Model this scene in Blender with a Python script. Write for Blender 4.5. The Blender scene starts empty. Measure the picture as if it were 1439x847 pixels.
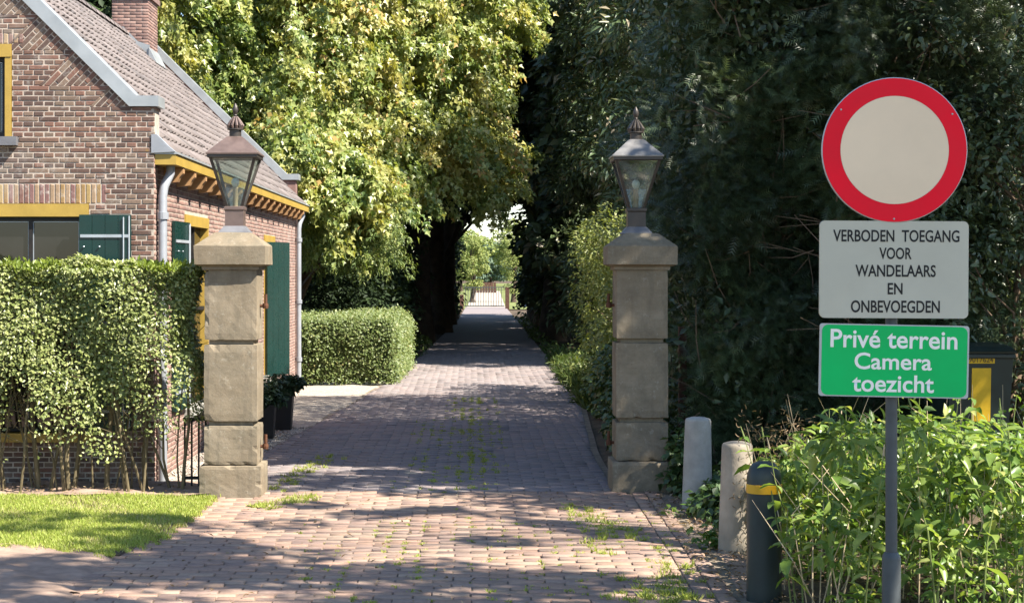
import bpy, bmesh, math, random
import numpy as np
from mathutils import Vector, Matrix

random.seed(7)
RNG = np.random.default_rng(11)
scene = bpy.context.scene
COL = scene.collection

# ------------------------------------------------------------------ camera, sky, sun, exposure
F = 2500.0            # focal length in photograph pixels (photograph 1439 px wide)
EYE = 1.70
VPX, VPY = 662.0, 380.0
cam_data = bpy.data.cameras.new('camera')
cam = bpy.data.objects.new('camera', cam_data)
COL.objects.link(cam)
cam.location = (0, 0, EYE)
cam.rotation_euler = (math.radians(90), 0, 0)
cam_data.sensor_fit = 'HORIZONTAL'
cam_data.sensor_width = 36.0
cam_data.lens = F / 1439.0 * 36.0
cam_data.shift_x = (719.5 - VPX) / 1439.0
cam_data.shift_y = -(423.5 - VPY) / 1439.0
cam_data.clip_start = 0.1
cam_data.clip_end = 3000
scene.camera = cam

SUN_AZ = math.radians(62)     # from straight behind the camera round to the right
SUN_EL = math.radians(48)
SUN = Vector((math.sin(SUN_AZ) * math.cos(SUN_EL), -math.cos(SUN_AZ) * math.cos(SUN_EL), math.sin(SUN_EL)))
world = bpy.data.worlds.new('World')
scene.world = world
world.use_nodes = True
wn, wl = world.node_tree.nodes, world.node_tree.links
bg = wn.get('Background') or wn.new('ShaderNodeBackground')
sky = wn.new('ShaderNodeTexSky')
sky.sky_type = 'NISHITA'
sky.sun_disc = False
sky.sun_elevation = SUN_EL
sky.sun_rotation = math.atan2(SUN.x, SUN.y)
sky.air_density = 1.0
sky.dust_density = 0.3
sky.ozone_density = 2.0
wl.new(sky.outputs[0], bg.inputs[0])
bg.inputs[1].default_value = 0.092
sd = bpy.data.lights.new('sun', 'SUN')
sd.energy = 5.0
sd.angle = math.radians(0.5)
sd.color = (1.0, 0.93, 0.82)
so = bpy.data.objects.new('sun', sd)
COL.objects.link(so)
so.rotation_euler = (-SUN).to_track_quat('-Z', 'Y').to_euler()
so.location = (20, -10, 30)
scene.view_settings.view_transform = 'Standard'
scene.view_settings.look = 'None'
scene.view_settings.gamma = 1.0
scene.view_settings.exposure = 1.6
scene.view_settings.use_curve_mapping = False
scene.cycles.use_denoising = True
scene.cycles.max_bounces = 6
scene.cycles.diffuse_bounces = 4
scene.cycles.glossy_bounces = 3
scene.cycles.transmission_bounces = 4
scene.cycles.transparent_max_bounces = 8
scene.cycles.caustics_reflective = False
scene.cycles.caustics_refractive = False
scene.cycles.sample_clamp_indirect = 6.0


def at(px, py, Y):
    """world point that stands at depth Y behind a photograph pixel"""
    return Vector(((px - VPX) * Y / F, Y, EYE - (py - VPY) * Y / F))


def ground_at(px, py):
    Y = F * EYE / (py - VPY)
    return (px - VPX) * Y / F, Y


# ------------------------------------------------------------------ object helpers
def tag(o, label=None, cat=None, group=None, kind=None):
    if label: o['label'] = label
    if cat: o['category'] = cat
    if group: o['group'] = group
    if kind: o['kind'] = kind
    return o


def empty(name, loc=(0, 0, 0), rz=0.0):
    o = bpy.data.objects.new(name, None)
    o.empty_display_size = 0.2
    COL.objects.link(o)
    o.location = loc
    o.rotation_euler = (0, 0, rz)
    return o


def link(name, me, parent=None, loc=None):
    o = bpy.data.objects.new(name, me)
    COL.objects.link(o)
    if parent is not None: o.parent = parent
    if loc is not None: o.location = loc
    return o


def np_mesh(name, V, faces_idx, sizes, mat=None, smooth=False, tint=None):
    """V (n,3), faces_idx flat loop indices, sizes per face"""
    me = bpy.data.meshes.new(name)
    V = np.ascontiguousarray(V, dtype=np.float32)
    me.vertices.add(len(V))
    me.vertices.foreach_set('co', V.ravel())
    fi = np.ascontiguousarray(faces_idx, dtype=np.int32).ravel()
    sizes = np.ascontiguousarray(sizes, dtype=np.int32)
    me.loops.add(len(fi))
    me.loops.foreach_set('vertex_index', fi)
    me.polygons.add(len(sizes))
    starts = np.concatenate(([0], np.cumsum(sizes)[:-1])).astype(np.int32)
    me.polygons.foreach_set('loop_start', starts)
    if smooth:
        me.polygons.foreach_set('use_smooth', np.ones(len(sizes), dtype=bool))
    if tint is not None:
        a = me.attributes.new('tint', 'FLOAT', 'POINT')
        a.data.foreach_set('value', np.ascontiguousarray(tint, dtype=np.float32))
    me.update(calc_edges=True)
    me.validate()
    if mat is not None: me.materials.append(mat)
    return me


class MB:
    """collects simple shapes into one mesh"""
    def __init__(s):
        s.v, s.f = [], []

    def poly(s, pts, faces):
        b = len(s.v)
        s.v.extend(tuple(p) for p in pts)
        s.f.extend(tuple(b + i for i in f) for f in faces)

    def box(s, x0, x1, y0, y1, z0, z1, c=0.0):
        if c <= 0:
            s.poly([(x0, y0, z0), (x1, y0, z0), (x1, y1, z0), (x0, y1, z0), (x0, y0, z1), (x1, y0, z1), (x1, y1, z1), (x0, y1, z1)],
                   [(0, 3, 2, 1), (4, 5, 6, 7), (0, 1, 5, 4), (1, 2, 6, 5), (2, 3, 7, 6), (3, 0, 4, 7)])
        else:
            bm = bmesh.new()
            bmesh.ops.create_cube(bm, size=1)
            for v in bm.verts:
                v.co = Vector(((x0 + x1) / 2 + v.co.x * (x1 - x0), (y0 + y1) / 2 + v.co.y * (y1 - y0), (z0 + z1) / 2 + v.co.z * (z1 - z0)))
            bmesh.ops.bevel(bm, geom=bm.edges[:], offset=c, segments=2, profile=0.6, affect='EDGES')
            s.bm(bm)
        return s

    def bm(s, bm, mtx=None):
        bm.verts.ensure_lookup_table()
        b = len(s.v)
        for i, v in enumerate(bm.verts):
            v.index = i
            s.v.append(tuple(mtx @ v.co if mtx else v.co))
        for f in bm.faces:
            s.f.append(tuple(b + v.index for v in f.verts))
        bm.free()

    def prism(s, pts2, y0, y1, axis='y'):
        """polygon in XZ (axis y) or YZ (axis x) or XY (axis z) extruded"""
        n = len(pts2)
        def P(p, d):
            if axis == 'y': return (p[0], d, p[1])
            if axis == 'x': return (d, p[0], p[1])
            return (p[0], p[1], d)
        pts = [P(p, y0) for p in pts2] + [P(p, y1) for p in pts2]
        faces = [tuple(range(n)), tuple(range(2 * n - 1, n - 1, -1))]
        for i in range(n):
            j = (i + 1) % n
            faces.append((j, i, n + i, n + j))
        s.poly(pts, faces)
        return s

    def tube(s, path, radii, n=8, caps=True):
        path = [Vector(p) for p in path]
        if not hasattr(radii, '__len__'): radii = [radii] * len(path)
        rings = []
        ref = None
        for i, p in enumerate(path):
            a = path[max(i - 1, 0)]
            b = path[min(i + 1, len(path) - 1)]
            d = (b - a).normalized()
            if ref is None:
                ref = d.orthogonal().normalized()
            else:
                ref = (ref - d * ref.dot(d))
                ref = ref.normalized() if ref.length > 1e-6 else d.orthogonal().normalized()
            w = d.cross(ref)
            rings.append([p + (ref * math.cos(t) + w * math.sin(t)) * radii[i] for t in [2 * math.pi * k / n for k in range(n)]])
        pts = [q for r in rings for q in r]
        faces = []
        for i in range(len(path) - 1):
            for k in range(n):
                k2 = (k + 1) % n
                faces.append((i * n + k, i * n + k2, (i + 1) * n + k2, (i + 1) * n + k))
        if caps:
            faces.append(tuple(range(n - 1, -1, -1)))
            m = (len(path) - 1) * n
            faces.append(tuple(m + k for k in range(n)))
        s.poly(pts, faces)
        return s

    def lathe(s, prof, c=(0, 0, 0), n=24, rot=0.0):
        """prof: list of (r, z)"""
        pts, faces = [], []
        for r, z in prof:
            for k in range(n):
                t = 2 * math.pi * k / n + rot
                pts.append((c[0] + r * math.cos(t), c[1] + r * math.sin(t), c[2] + z))
        for i in range(len(prof) - 1):
            for k in range(n):
                k2 = (k + 1) % n
                faces.append((i * n + k, i * n + k2, (i + 1) * n + k2, (i + 1) * n + k))
        faces.append(tuple(range(n - 1, -1, -1)))
        m = (len(prof) - 1) * n
        faces.append(tuple(m + k for k in range(n)))
        s.poly(pts, faces)
        return s

    def mesh(s, name, mat=None, smooth=False, fixn=True):
        me = bpy.data.meshes.new(name)
        me.from_pydata(s.v, [], s.f)
        if fixn:
            bm = bmesh.new(); bm.from_mesh(me)
            bmesh.ops.recalc_face_normals(bm, faces=bm.faces[:])
            bm.to_mesh(me); bm.free()
        if smooth:
            me.polygons.foreach_set('use_smooth', np.ones(len(me.polygons), dtype=bool))
            try: me.set_sharp_from_angle(angle=math.radians(40))
            except Exception: pass
        me.update()
        if mat is not None: me.materials.append(mat)
        return me

    def build(s, name, mat=None, parent=None, smooth=False, loc=None, fixn=True):
        return link(name, s.mesh(name, mat, smooth, fixn), parent, loc)


# ------------------------------------------------------------------ materials
class NT:
    def __init__(s, name):
        s.m = bpy.data.materials.new(name)
        s.m.use_nodes = True
        s.t = s.m.node_tree
        s.n, s.l = s.t.nodes, s.t.links
        s.b = s.n['Principled BSDF']
        s.out = s.n['Material Output']

    def new(s, typ, **kw):
        n = s.n.new(typ)
        for k, v in kw.items(): setattr(n, k, v)
        return n

    def set(s, sock, val):
        if hasattr(val, 'links') or hasattr(val, 'is_linked'): s.l.new(val, sock)
        else:
            if hasattr(val, '__len__') and len(val) == 3 and len(sock.default_value) == 4: val = (*val, 1)
            sock.default_value = val

    def pos(s):
        return s.new('ShaderNodeNewGeometry').outputs['Position']

    def noise(s, scale, detail=3, rough=0.55, vec=None, dist=0.0):
        n = s.new('ShaderNodeTexNoise')
        n.inputs['Scale'].default_value = scale
        n.inputs['Detail'].default_value = detail
        n.inputs['Roughness'].default_value = rough
        n.inputs['Distortion'].default_value = dist
        s.l.new(vec if vec is not None else s.pos(), n.inputs['Vector'])
        return n.outputs[0]

    def ramp(s, fac, stops, interp='LINEAR'):
        r = s.new('ShaderNodeValToRGB')
        e = r.color_ramp.elements
        r.color_ramp.interpolation = interp
        while len(e) < len(stops): e.new(0.5)
        for i, (p, c) in enumerate(stops):
            e[i].position = p
            e[i].color = (*c, 1) if len(c) == 3 else c
        s.l.new(fac, r.inputs[0])
        return r.outputs[0]

    def fr(s, fac, a, b):
        return s.ramp(fac, [(a, (0, 0, 0)), (b, (1, 1, 1))])

    def mix(s, fac, a, b, mode='MIX'):
        n = s.new('ShaderNodeMix', data_type='RGBA', blend_type=mode)
        s.set(n.inputs[0], fac)
        s.set(n.inputs[6], a)
        s.set(n.inputs[7], b)
        return n.outputs[2]

    def math(s, op, a, b=0.0):
        n = s.new('ShaderNodeMath', operation=op)
        s.set(n.inputs[0], a)
        s.set(n.inputs[1], b)
        return n.outputs[0]

    def bump(s, h, strength=0.3, dist=0.01):
        n = s.new('ShaderNodeBump')
        n.inputs['Strength'].default_value = strength
        n.inputs['Distance'].default_value = dist
        s.l.new(h, n.inputs['Height'])
        s.l.new(n.outputs[0], s.b.inputs['Normal'])

    def rand(s):
        """a random number that is steady for a loose piece, whether it is its own object or an island of a joined mesh"""
        g = s.new('ShaderNodeNewGeometry').outputs['Random Per Island']
        o = s.new('ShaderNodeObjectInfo').outputs['Random']
        a = s.math('ADD', g, o)
        return s.math('FRACT', a)

    def done(s, color, rough=0.6, spec=0.4, metal=0.0):
        s.set(s.b.inputs['Base Color'], color)
        s.set(s.b.inputs['Roughness'], rough)
        s.b.inputs['Specular IOR Level'].default_value = spec
        s.b.inputs['Metallic'].default_value = metal
        return s.m


def m_plain(name, c, rough=0.5, spec=0.4, metal=0.0, var=0.12, scale=9.0, bump=0.0, dirt=0.0, dirt_col=(0.05, 0.045, 0.035)):
    t = NT(name)
    n = t.noise(scale, 5, 0.6)
    lo = tuple(x * (1 - var) for x in c)
    hi = tuple(min(x * (1 + var), 1) for x in c)
    col = t.ramp(n, [(0.3, lo), (0.7, hi)])
    if dirt > 0:
        d = t.noise(scale * 0.45, 6, 0.7, dist=0.4)
        k = t.math('MULTIPLY', t.fr(d, 0.5, 0.72), dirt)
        col = t.mix(k, col, dirt_col)
    if bump: t.bump(t.noise(scale * 6, 4, 0.6), bump, 0.004)
    r = t.ramp(t.noise(scale * 2, 3), [(0.3, (rough * 0.85,) * 3), (0.7, (min(1, rough * 1.15),) * 3)])
    return t.done(col, r, spec, metal)


def m_brick(name, cols, stain=(0.6, 0.56, 0.5), stain_amt=0.3, rough=0.85, spots=None, moss=0.0):
    t = NT(name)
    r = t.rand()
    n = len(cols)
    col = t.ramp(r, [(i / n, c) for i, c in enumerate(cols)], 'CONSTANT')
    f = t.noise(45, 4, 0.65)
    col = t.mix(0.55, col, t.ramp(f, [(0.25, (0.55, 0.53, 0.52)), (0.7, (1.0, 1.0, 1.0))]), 'MULTIPLY')
    big = t.noise(1.6, 5, 0.65)
    col = t.mix(t.math('MULTIPLY', t.fr(big, 0.52, 0.75), stain_amt), col, stain)
    fine = t.noise(14, 5, 0.7, dist=0.6)
    col = t.mix(t.math('MULTIPLY', t.fr(fine, 0.56, 0.72), stain_amt * 1.2), col, stain)
    if spots:
        s = t.noise(5.5, 3, 0.5)
        col = t.mix(t.math('MULTIPLY', t.fr(s, 0.7, 0.76), 0.7), col, spots)
    if moss:
        s = t.noise(2.3, 6, 0.7)
        col = t.mix(t.math('MULTIPLY', t.fr(s, 0.5, 0.7), moss), col, (0.07, 0.085, 0.03))
    t.bump(t.noise(60, 5, 0.7), 0.4, 0.004)
    return t.done(col, rough, 0.25)


def m_leaf(name, stops, transl=0.35, rough=0.45, spec=0.4, tcol=None, patch=None, patch_scale=0.8):
    """tint attribute drives the leaf's own colour; light also comes through the leaf"""
    t = NT(name)
    a = t.new('ShaderNodeAttribute', attribute_name='tint')
    o = t.new('ShaderNodeObjectInfo').outputs['Random']
    v = t.math('ADD', a.outputs['Fac'], t.math('MULTIPLY', t.math('SUBTRACT', o, 0.5), 0.35))
    col = t.ramp(v, stops)
    if patch:
        s = t.noise(patch_scale, 3, 0.5)
        col = t.mix(t.math('MULTIPLY', t.fr(s, 0.5, 0.68), 0.75), col, patch)
    t.done(col, rough, spec)
    tr = t.new('ShaderNodeBsdfTranslucent')
    t.set(tr.inputs[0], t.mix(1.0, col, tcol or (1.0, 1.0, 0.45), 'MULTIPLY'))
    mx = t.new('ShaderNodeMixShader')
    mx.inputs[0].default_value = transl
    t.l.new(t.b.outputs[0], mx.inputs[1])
    t.l.new(tr.outputs[0], mx.inputs[2])
    t.l.new(mx.outputs[0], t.out.inputs[0])
    return t.m


def m_glass(name, tint=(0.9, 0.95, 0.92), refl=0.12, dirt=0.12):
    t = NT(name)
    tp = t.new('ShaderNodeBsdfTransparent')
    tp.inputs[0].default_value = (*tint, 1)
    t.done((0.75, 0.75, 0.7), 0.6, 0.3)
    gl = t.new('ShaderNodeBsdfGlossy')
    gl.inputs['Roughness'].default_value = 0.04
    m1 = t.new('ShaderNodeMixShader')
    m1.inputs[0].default_value = refl
    t.l.new(tp.outputs[0], m1.inputs[1]); t.l.new(gl.outputs[0], m1.inputs[2])
    m2 = t.new('ShaderNodeMixShader')
    d = t.math('MULTIPLY', t.fr(t.noise(9, 4), 0.35, 0.75), dirt)
    t.l.new(d, m2.inputs[0])
    t.l.new(m1.outputs[0], m2.inputs[1]); t.l.new(t.b.outputs[0], m2.inputs[2])
    t.l.new(m2.outputs[0], t.out.inputs[0])
    return t.m


M = {}
M['wall_brick'] = m_brick('wall_brick', [(0.152, 0.087, 0.066), (0.119, 0.075, 0.060), (0.180, 0.108, 0.079), (0.134, 0.090, 0.071), (0.194, 0.105, 0.079), (0.106, 0.069, 0.057), (0.166, 0.119, 0.090), (0.202, 0.143, 0.107)], stain=(0.374, 0.364, 0.338), stain_amt=0.38, spots=(0.272, 0.171, 0.024))
M['mortar'] = m_plain('mortar', (0.40, 0.34, 0.285), 0.95, 0.1, var=0.25, scale=12, bump=0.5)
M['soldier'] = m_brick('soldier_brick', [(0.289, 0.187, 0.085), (0.187, 0.102, 0.085), (0.306, 0.212, 0.136), (0.204, 0.111, 0.102), (0.340, 0.238, 0.102)], stain_amt=0.45)
M['pink_brick'] = m_brick('side_wall_brick', [(0.290, 0.175, 0.143), (0.229, 0.138, 0.118), (0.320, 0.209, 0.174), (0.259, 0.163, 0.135), (0.198, 0.125, 0.108)], stain=(0.419, 0.376, 0.348), stain_amt=0.35)
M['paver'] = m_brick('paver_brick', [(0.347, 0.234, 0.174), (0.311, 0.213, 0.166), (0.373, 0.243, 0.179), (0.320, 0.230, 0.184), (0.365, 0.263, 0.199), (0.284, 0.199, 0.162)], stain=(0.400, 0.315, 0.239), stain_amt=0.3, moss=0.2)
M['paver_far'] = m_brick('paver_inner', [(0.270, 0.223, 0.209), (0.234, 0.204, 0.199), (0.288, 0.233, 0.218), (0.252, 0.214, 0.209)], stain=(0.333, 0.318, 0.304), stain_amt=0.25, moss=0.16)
M['joint'] = m_plain('joint_sand', (0.20, 0.165, 0.125), 0.95, 0.1, var=0.4, scale=7, bump=0.6)
M['soil'] = m_plain('soil', (0.10, 0.075, 0.052), 0.95, 0.1, var=0.5, scale=5, bump=0.8, dirt=0.7, dirt_col=(0.045, 0.035, 0.025))
M['dust'] = m_plain('dry_soil', (0.30, 0.215, 0.165), 0.95, 0.1, var=0.3, scale=6, bump=0.8, dirt=0.5, dirt_col=(0.16, 0.115, 0.085))
M['gravel'] = m_plain('gravel', (0.38, 0.33, 0.27), 0.9, 0.2, var=0.45, scale=38, bump=1.0)
M['pebble'] = m_brick('pebble', [(0.40, 0.36, 0.31), (0.28, 0.25, 0.22), (0.48, 0.43, 0.36), (0.34, 0.29, 0.25)], stain_amt=0.2)
M['zinc'] = m_plain('zinc', (0.33, 0.35, 0.36), 0.45, 0.5, 0.35, var=0.14, scale=4, dirt=0.2, dirt_col=(0.2, 0.2, 0.2))
M['pipe'] = m_plain('pipe_zinc', (0.26, 0.275, 0.30), 0.5, 0.5, 0.15, var=0.10, scale=5, dirt=0.2, dirt_col=(0.25, 0.25, 0.25))
M['ochre'] = m_plain('ochre_paint', (0.36, 0.24, 0.05), 0.45, 0.4, var=0.12, scale=6, dirt=0.2, dirt_col=(0.22, 0.14, 0.04))
M['bracket'] = m_plain('bracket_wood', (0.33, 0.19, 0.09), 0.55, 0.3, var=0.15, scale=9)
M['green_paint'] = m_plain('green_paint', (0.0034, 0.025, 0.0215), 0.28, 0.45, var=0.15, scale=5, dirt=0.15, dirt_col=(0.02, 0.05, 0.045))
M['dark_glass'] = m_plain('dark_glass', (0.012, 0.012, 0.012), 0.06, 0.6, var=0.3, scale=3)
M['iron'] = m_plain('black_iron', (0.02, 0.019, 0.018), 0.6, 0.4, 0.3, var=0.3, scale=20, dirt=0.3, dirt_col=(0.08, 0.04, 0.025))
M['rust'] = m_plain('rusty_iron', (0.10, 0.045, 0.025), 0.85, 0.2, var=0.4, scale=18, bump=0.5)
M['grey_metal'] = m_plain('grey_metal', (0.34, 0.37, 0.40), 0.45, 0.5, 0.2, var=0.1, scale=8)
M['copper'] = m_plain('patinated_copper', (0.155, 0.11, 0.095), 0.42, 0.5, 0.35, var=0.2, scale=10, dirt=0.35, dirt_col=(0.10, 0.065, 0.055))
M['bronze'] = m_plain('dark_bronze', (0.055, 0.046, 0.040), 0.45, 0.5, 0.3, var=0.2, scale=12)
M['lead'] = m_plain('lead', (0.15, 0.15, 0.16), 0.55, 0.5, 0.2, var=0.15, scale=9)
M['greyhood'] = m_plain('weathered_hood', (0.21, 0.205, 0.20), 0.42, 0.5, 0.3, var=0.2, scale=10, dirt=0.3, dirt_col=(0.12, 0.09, 0.08))
M['lamp_glass'] = m_glass('lamp_glass')
M['bulb'] = m_plain('frosted_bulb', (0.85, 0.83, 0.75), 0.25, 0.5, var=0.03)
M['candle'] = m_plain('lamp_holder', (0.45, 0.33, 0.22), 0.5, 0.4, var=0.1)
M['concrete'] = m_plain('concrete', (0.34, 0.33, 0.30), 0.9, 0.2, var=0.22, scale=6, bump=0.6, dirt=0.75, dirt_col=(0.19, 0.18, 0.135))
M['tan_concrete'] = m_plain('weathered_concrete', (0.33, 0.285, 0.225), 0.9, 0.2, var=0.22, scale=6, bump=0.7, dirt=0.6, dirt_col=(0.17, 0.14, 0.10))
M['bollard'] = m_plain('dark_plastic', (0.022, 0.034, 0.034), 0.45, 0.4, var=0.25, scale=7, dirt=0.4, dirt_col=(0.05, 0.06, 0.055))
M['yellow'] = m_plain('yellow_band', (0.72, 0.38, 0.015), 0.4, 0.4, var=0.1, scale=14, dirt=0.3, dirt_col=(0.35, 0.17, 0.02))
M['pole'] = m_plain('galvanised_pole', (0.075, 0.085, 0.088), 0.5, 0.4, 0.3, var=0.18, scale=16, dirt=0.3, dirt_col=(0.06, 0.07, 0.07))
M['red'] = m_plain('sign_red', (0.88, 0.004, 0.022), 0.5, 0.2, var=0.08, scale=4, dirt=0.12, dirt_col=(0.68, 0.02, 0.03))
M['cream'] = m_plain('sign_white', (0.86, 0.67, 0.45), 0.45, 0.4, var=0.05, scale=3, dirt=0.22, dirt_col=(0.72, 0.55, 0.36))
M['plate'] = m_plain('plate_grey_white', (0.52, 0.50, 0.39), 0.5, 0.4, var=0.06, scale=3, dirt=0.3, dirt_col=(0.42, 0.40, 0.30))
M['alu'] = m_plain('aluminium', (0.42, 0.44, 0.44), 0.45, 0.5, 0.5, var=0.08)
M['sign_green'] = m_plain('sign_green', (0.0, 0.52, 0.12), 0.5, 0.25, var=0.08, scale=3, dirt=0.12, dirt_col=(0.01, 0.33, 0.10))
M['ink'] = m_plain('black_ink', (0.012, 0.012, 0.012), 0.5, 0.3, var=0.1)
M['white_ink'] = m_plain('white_print', (0.92, 0.90, 0.80), 0.45, 0.4, var=0.03)
M['bin'] = m_plain('bin_plastic', (0.012, 0.022, 0.018), 0.4, 0.45, var=0.2, scale=6, dirt=0.2, dirt_col=(0.03, 0.035, 0.03))
M['sticker'] = m_plain('yellow_sticker', (0.62, 0.38, 0.02), 0.5, 0.3, var=0.12, scale=10, dirt=0.3, dirt_col=(0.4, 0.22, 0.02))
M['sticker_ink'] = m_plain('sticker_ink', (0.14, 0.085, 0.02), 0.6, 0.3)
M['pot'] = m_plain('black_pot', (0.010, 0.010, 0.011), 0.5, 0.4, var=0.2)
M['bark'] = m_plain('bark', (0.075, 0.055, 0.042), 0.95, 0.1, var=0.4, scale=5, bump=1.0, dirt=0.4, dirt_col=(0.05, 0.055, 0.035))
M['twig'] = m_plain('twig', (0.135, 0.095, 0.065), 0.9, 0.15, var=0.35, scale=12)
M['hedge_stem'] = m_plain('hedge_stem', (0.13, 0.105, 0.06), 0.9, 0.15, var=0.35, scale=15)
M['stalk'] = m_plain('stalk', (0.16, 0.20, 0.06), 0.7, 0.3, var=0.25, scale=12)
M['dry'] = m_plain('dry_stalk', (0.48, 0.38, 0.24), 0.9, 0.2, var=0.25, scale=12)
M['weathered_wood'] = m_plain('weathered_wood', (0.10, 0.055, 0.04), 0.9, 0.15, var=0.3, scale=14, bump=0.5)
M['meadow'] = m_plain('meadow', (0.15, 0.17, 0.06), 0.95, 0.1, var=0.3, scale=0.7)
# sandstone
t = NT('sandstone')
n1 = t.noise(3.2, 6, 0.65)
c = t.ramp(n1, [(0.25, (0.185, 0.148, 0.102)), (0.5, (0.245, 0.202, 0.143)), (0.75, (0.31, 0.262, 0.192))])
mp = t.new('ShaderNodeMapping'); mp.inputs['Scale'].default_value = (2.0, 2.0, 9.0); mp.inputs['Rotation'].default_value = (0.0, 0.35, 0.0)
t.l.new(t.pos(), mp.inputs[0])
st = t.noise(3.0, 5, 0.7, vec=mp.outputs[0], dist=0.8)
c = t.mix(0.4, c, t.ramp(st, [(0.3, (0.62, 0.57, 0.5)), (0.7, (1, 1, 1))]), 'MULTIPLY')
gr = t.noise(2.6, 8, 0.8)
c = t.mix(t.math('MULTIPLY', t.fr(gr, 0.46, 0.66), 0.72), c, (0.125, 0.11, 0.08))
li = t.noise(21, 6, 0.75)
c = t.mix(t.math('MULTIPLY', t.fr(li, 0.58, 0.66), 0.35), c, (0.40, 0.37, 0.30))
pit = t.noise(70, 3, 0.6)
c = t.mix(t.math('MULTIPLY', t.fr(pit, 0.62, 0.72), 0.5), c, (0.10, 0.08, 0.055))
h = t.math('ADD', t.noise(55, 5, 0.7), t.math('MULTIPLY', t.noise(9, 4, 0.6), 0.7))
t.bump(h, 0.45, 0.005)
mp2 = t.new('ShaderNodeMapping'); mp2.inputs['Scale'].default_value = (14.0, 14.0, 1.6)
t.l.new(t.pos(), mp2.inputs[0])
rn = t.noise(1.0, 5, 0.7, vec=mp2.outputs[0], dist=0.5)
c = t.mix(t.math('MULTIPLY', t.fr(rn, 0.52, 0.68), 0.45), c, (0.12, 0.105, 0.078))
M['stone'] = t.done(c, 0.92, 0.15)
# pantile
t = NT('pantile')
r = t.rand()
c = t.ramp(r, [(0.0, (0.188, 0.16, 0.150)), (0.35, (0.22, 0.188, 0.178)), (0.7, (0.168, 0.145, 0.138)), (0.93, (0.13, 0.115, 0.11))], 'CONSTANT')
c = t.mix(0.5, c, t.ramp(t.noise(10, 5, 0.7), [(0.3, (0.6, 0.58, 0.58)), (0.7, (1, 1, 1))]), 'MULTIPLY')
c = t.mix(t.math('MULTIPLY', t.fr(t.noise(3.5, 5, 0.7), 0.55, 0.75), 0.35), c, (0.33, 0.30, 0.28))
M['tile'] = t.done(c, 0.6, 0.35)

# leaf materials
M['maple'] = m_leaf('maple_leaf', [(0.0, (0.10, 0.16, 0.04)), (0.3, (0.21, 0.275, 0.075)), (0.65, (0.36, 0.40, 0.13)), (0.93, (0.50, 0.49, 0.21)), (1.0, (0.54, 0.33, 0.11))], 0.42, 0.36, 0.5, patch=(0.46, 0.39, 0.11), patch_scale=1.1)
M['conifer'] = m_leaf('conifer_spray', [(0.0, (0.08, 0.125, 0.032)), (0.5, (0.18, 0.235, 0.062)), (1.0, (0.42, 0.43, 0.15))], 0.3, 0.5, 0.35)
M['yew'] = m_leaf('yew_spray', [(0.0, (0.042, 0.062, 0.030)), (0.45, (0.070, 0.105, 0.045)), (0.8, (0.13, 0.175, 0.075)), (0.95, (0.20, 0.19, 0.10)), (1.0, (0.34, 0.28, 0.18))], 0.2, 0.36, 0.5)
M['laurel'] = m_leaf('glossy_leaf', [(0.0, (0.05, 0.075, 0.035)), (0.5, (0.09, 0.125, 0.055)), (1.0, (0.20, 0.22, 0.10))], 0.25, 0.3, 0.5)
M['shadeleaf'] = m_leaf('shade_leaf', [(0.0, (0.018, 0.030, 0.015)), (0.6, (0.036, 0.060, 0.024)), (1.0, (0.065, 0.10, 0.035))], 0.25, 0.6, 0.2)  # deep shade is put into this leaf colour, for foliage under trees
M['midleaf'] = m_leaf('woodland_leaf', [(0.0, (0.05, 0.085, 0.025)), (0.5, (0.085, 0.135, 0.035)), (1.0, (0.17, 0.20, 0.055))], 0.35, 0.45, 0.35)
M['hedge_leaf'] = m_leaf('hedge_leaf', [(0.0, (0.15, 0.19, 0.055)), (0.5, (0.28, 0.315, 0.11)), (0.9, (0.43, 0.43, 0.20)), (1.0, (0.42, 0.31, 0.17))], 0.3, 0.35, 0.5)
M['hedge_top'] = m_leaf('hedge_shoot', [(0.0, (0.16, 0.22, 0.03)), (1.0, (0.27, 0.33, 0.06))], 0.4, 0.4, 0.4)
M['low_hedge'] = m_leaf('clipped_hedge_leaf', [(0.0, (0.09, 0.13, 0.038)), (0.6, (0.17, 0.215, 0.07)), (0.93, (0.28, 0.29, 0.12)), (1.0, (0.40, 0.20, 0.08))], 0.3, 0.45, 0.4)
M['ivy'] = m_leaf('ivy_leaf', [(0.0, (0.03, 0.06, 0.02)), (0.6, (0.06, 0.105, 0.03)), (1.0, (0.13, 0.17, 0.05))], 0.2, 0.35, 0.45)
M['gold_leaf'] = m_leaf('golden_shrub_leaf', [(0.0, (0.11, 0.15, 0.04)), (0.6, (0.20, 0.235, 0.065)), (1.0, (0.34, 0.35, 0.13))], 0.35, 0.45, 0.4)
M['weed'] = m_leaf('weed_leaf', [(0.0, (0.08, 0.16, 0.033)), (0.4, (0.165, 0.265, 0.055)), (0.8, (0.31, 0.40, 0.10)), (1.0, (0.50, 0.50, 0.18))], 0.48, 0.35, 0.5)
M['grass'] = m_leaf('grass_blade', [(0.0, (0.22, 0.29, 0.045)), (0.6, (0.36, 0.43, 0.08)), (0.93, (0.48, 0.48, 0.16)), (1.0, (0.52, 0.44, 0.24))], 0.35, 0.5, 0.3)
M['potleaf'] = m_leaf('pot_plant_leaf', [(0.0, (0.02, 0.042, 0.018)), (1.0, (0.055, 0.09, 0.035))], 0.2, 0.45, 0.4)
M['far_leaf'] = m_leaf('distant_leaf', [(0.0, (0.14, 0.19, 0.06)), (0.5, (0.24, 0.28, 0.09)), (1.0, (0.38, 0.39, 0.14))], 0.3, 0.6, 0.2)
M['far_haze'] = m_leaf('distant_haze_leaf', [(0.0, (0.09, 0.14, 0.10)), (1.0, (0.16, 0.21, 0.14))], 0.2, 0.6, 0.2)  # blue tint stands in for haze over the distance
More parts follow.
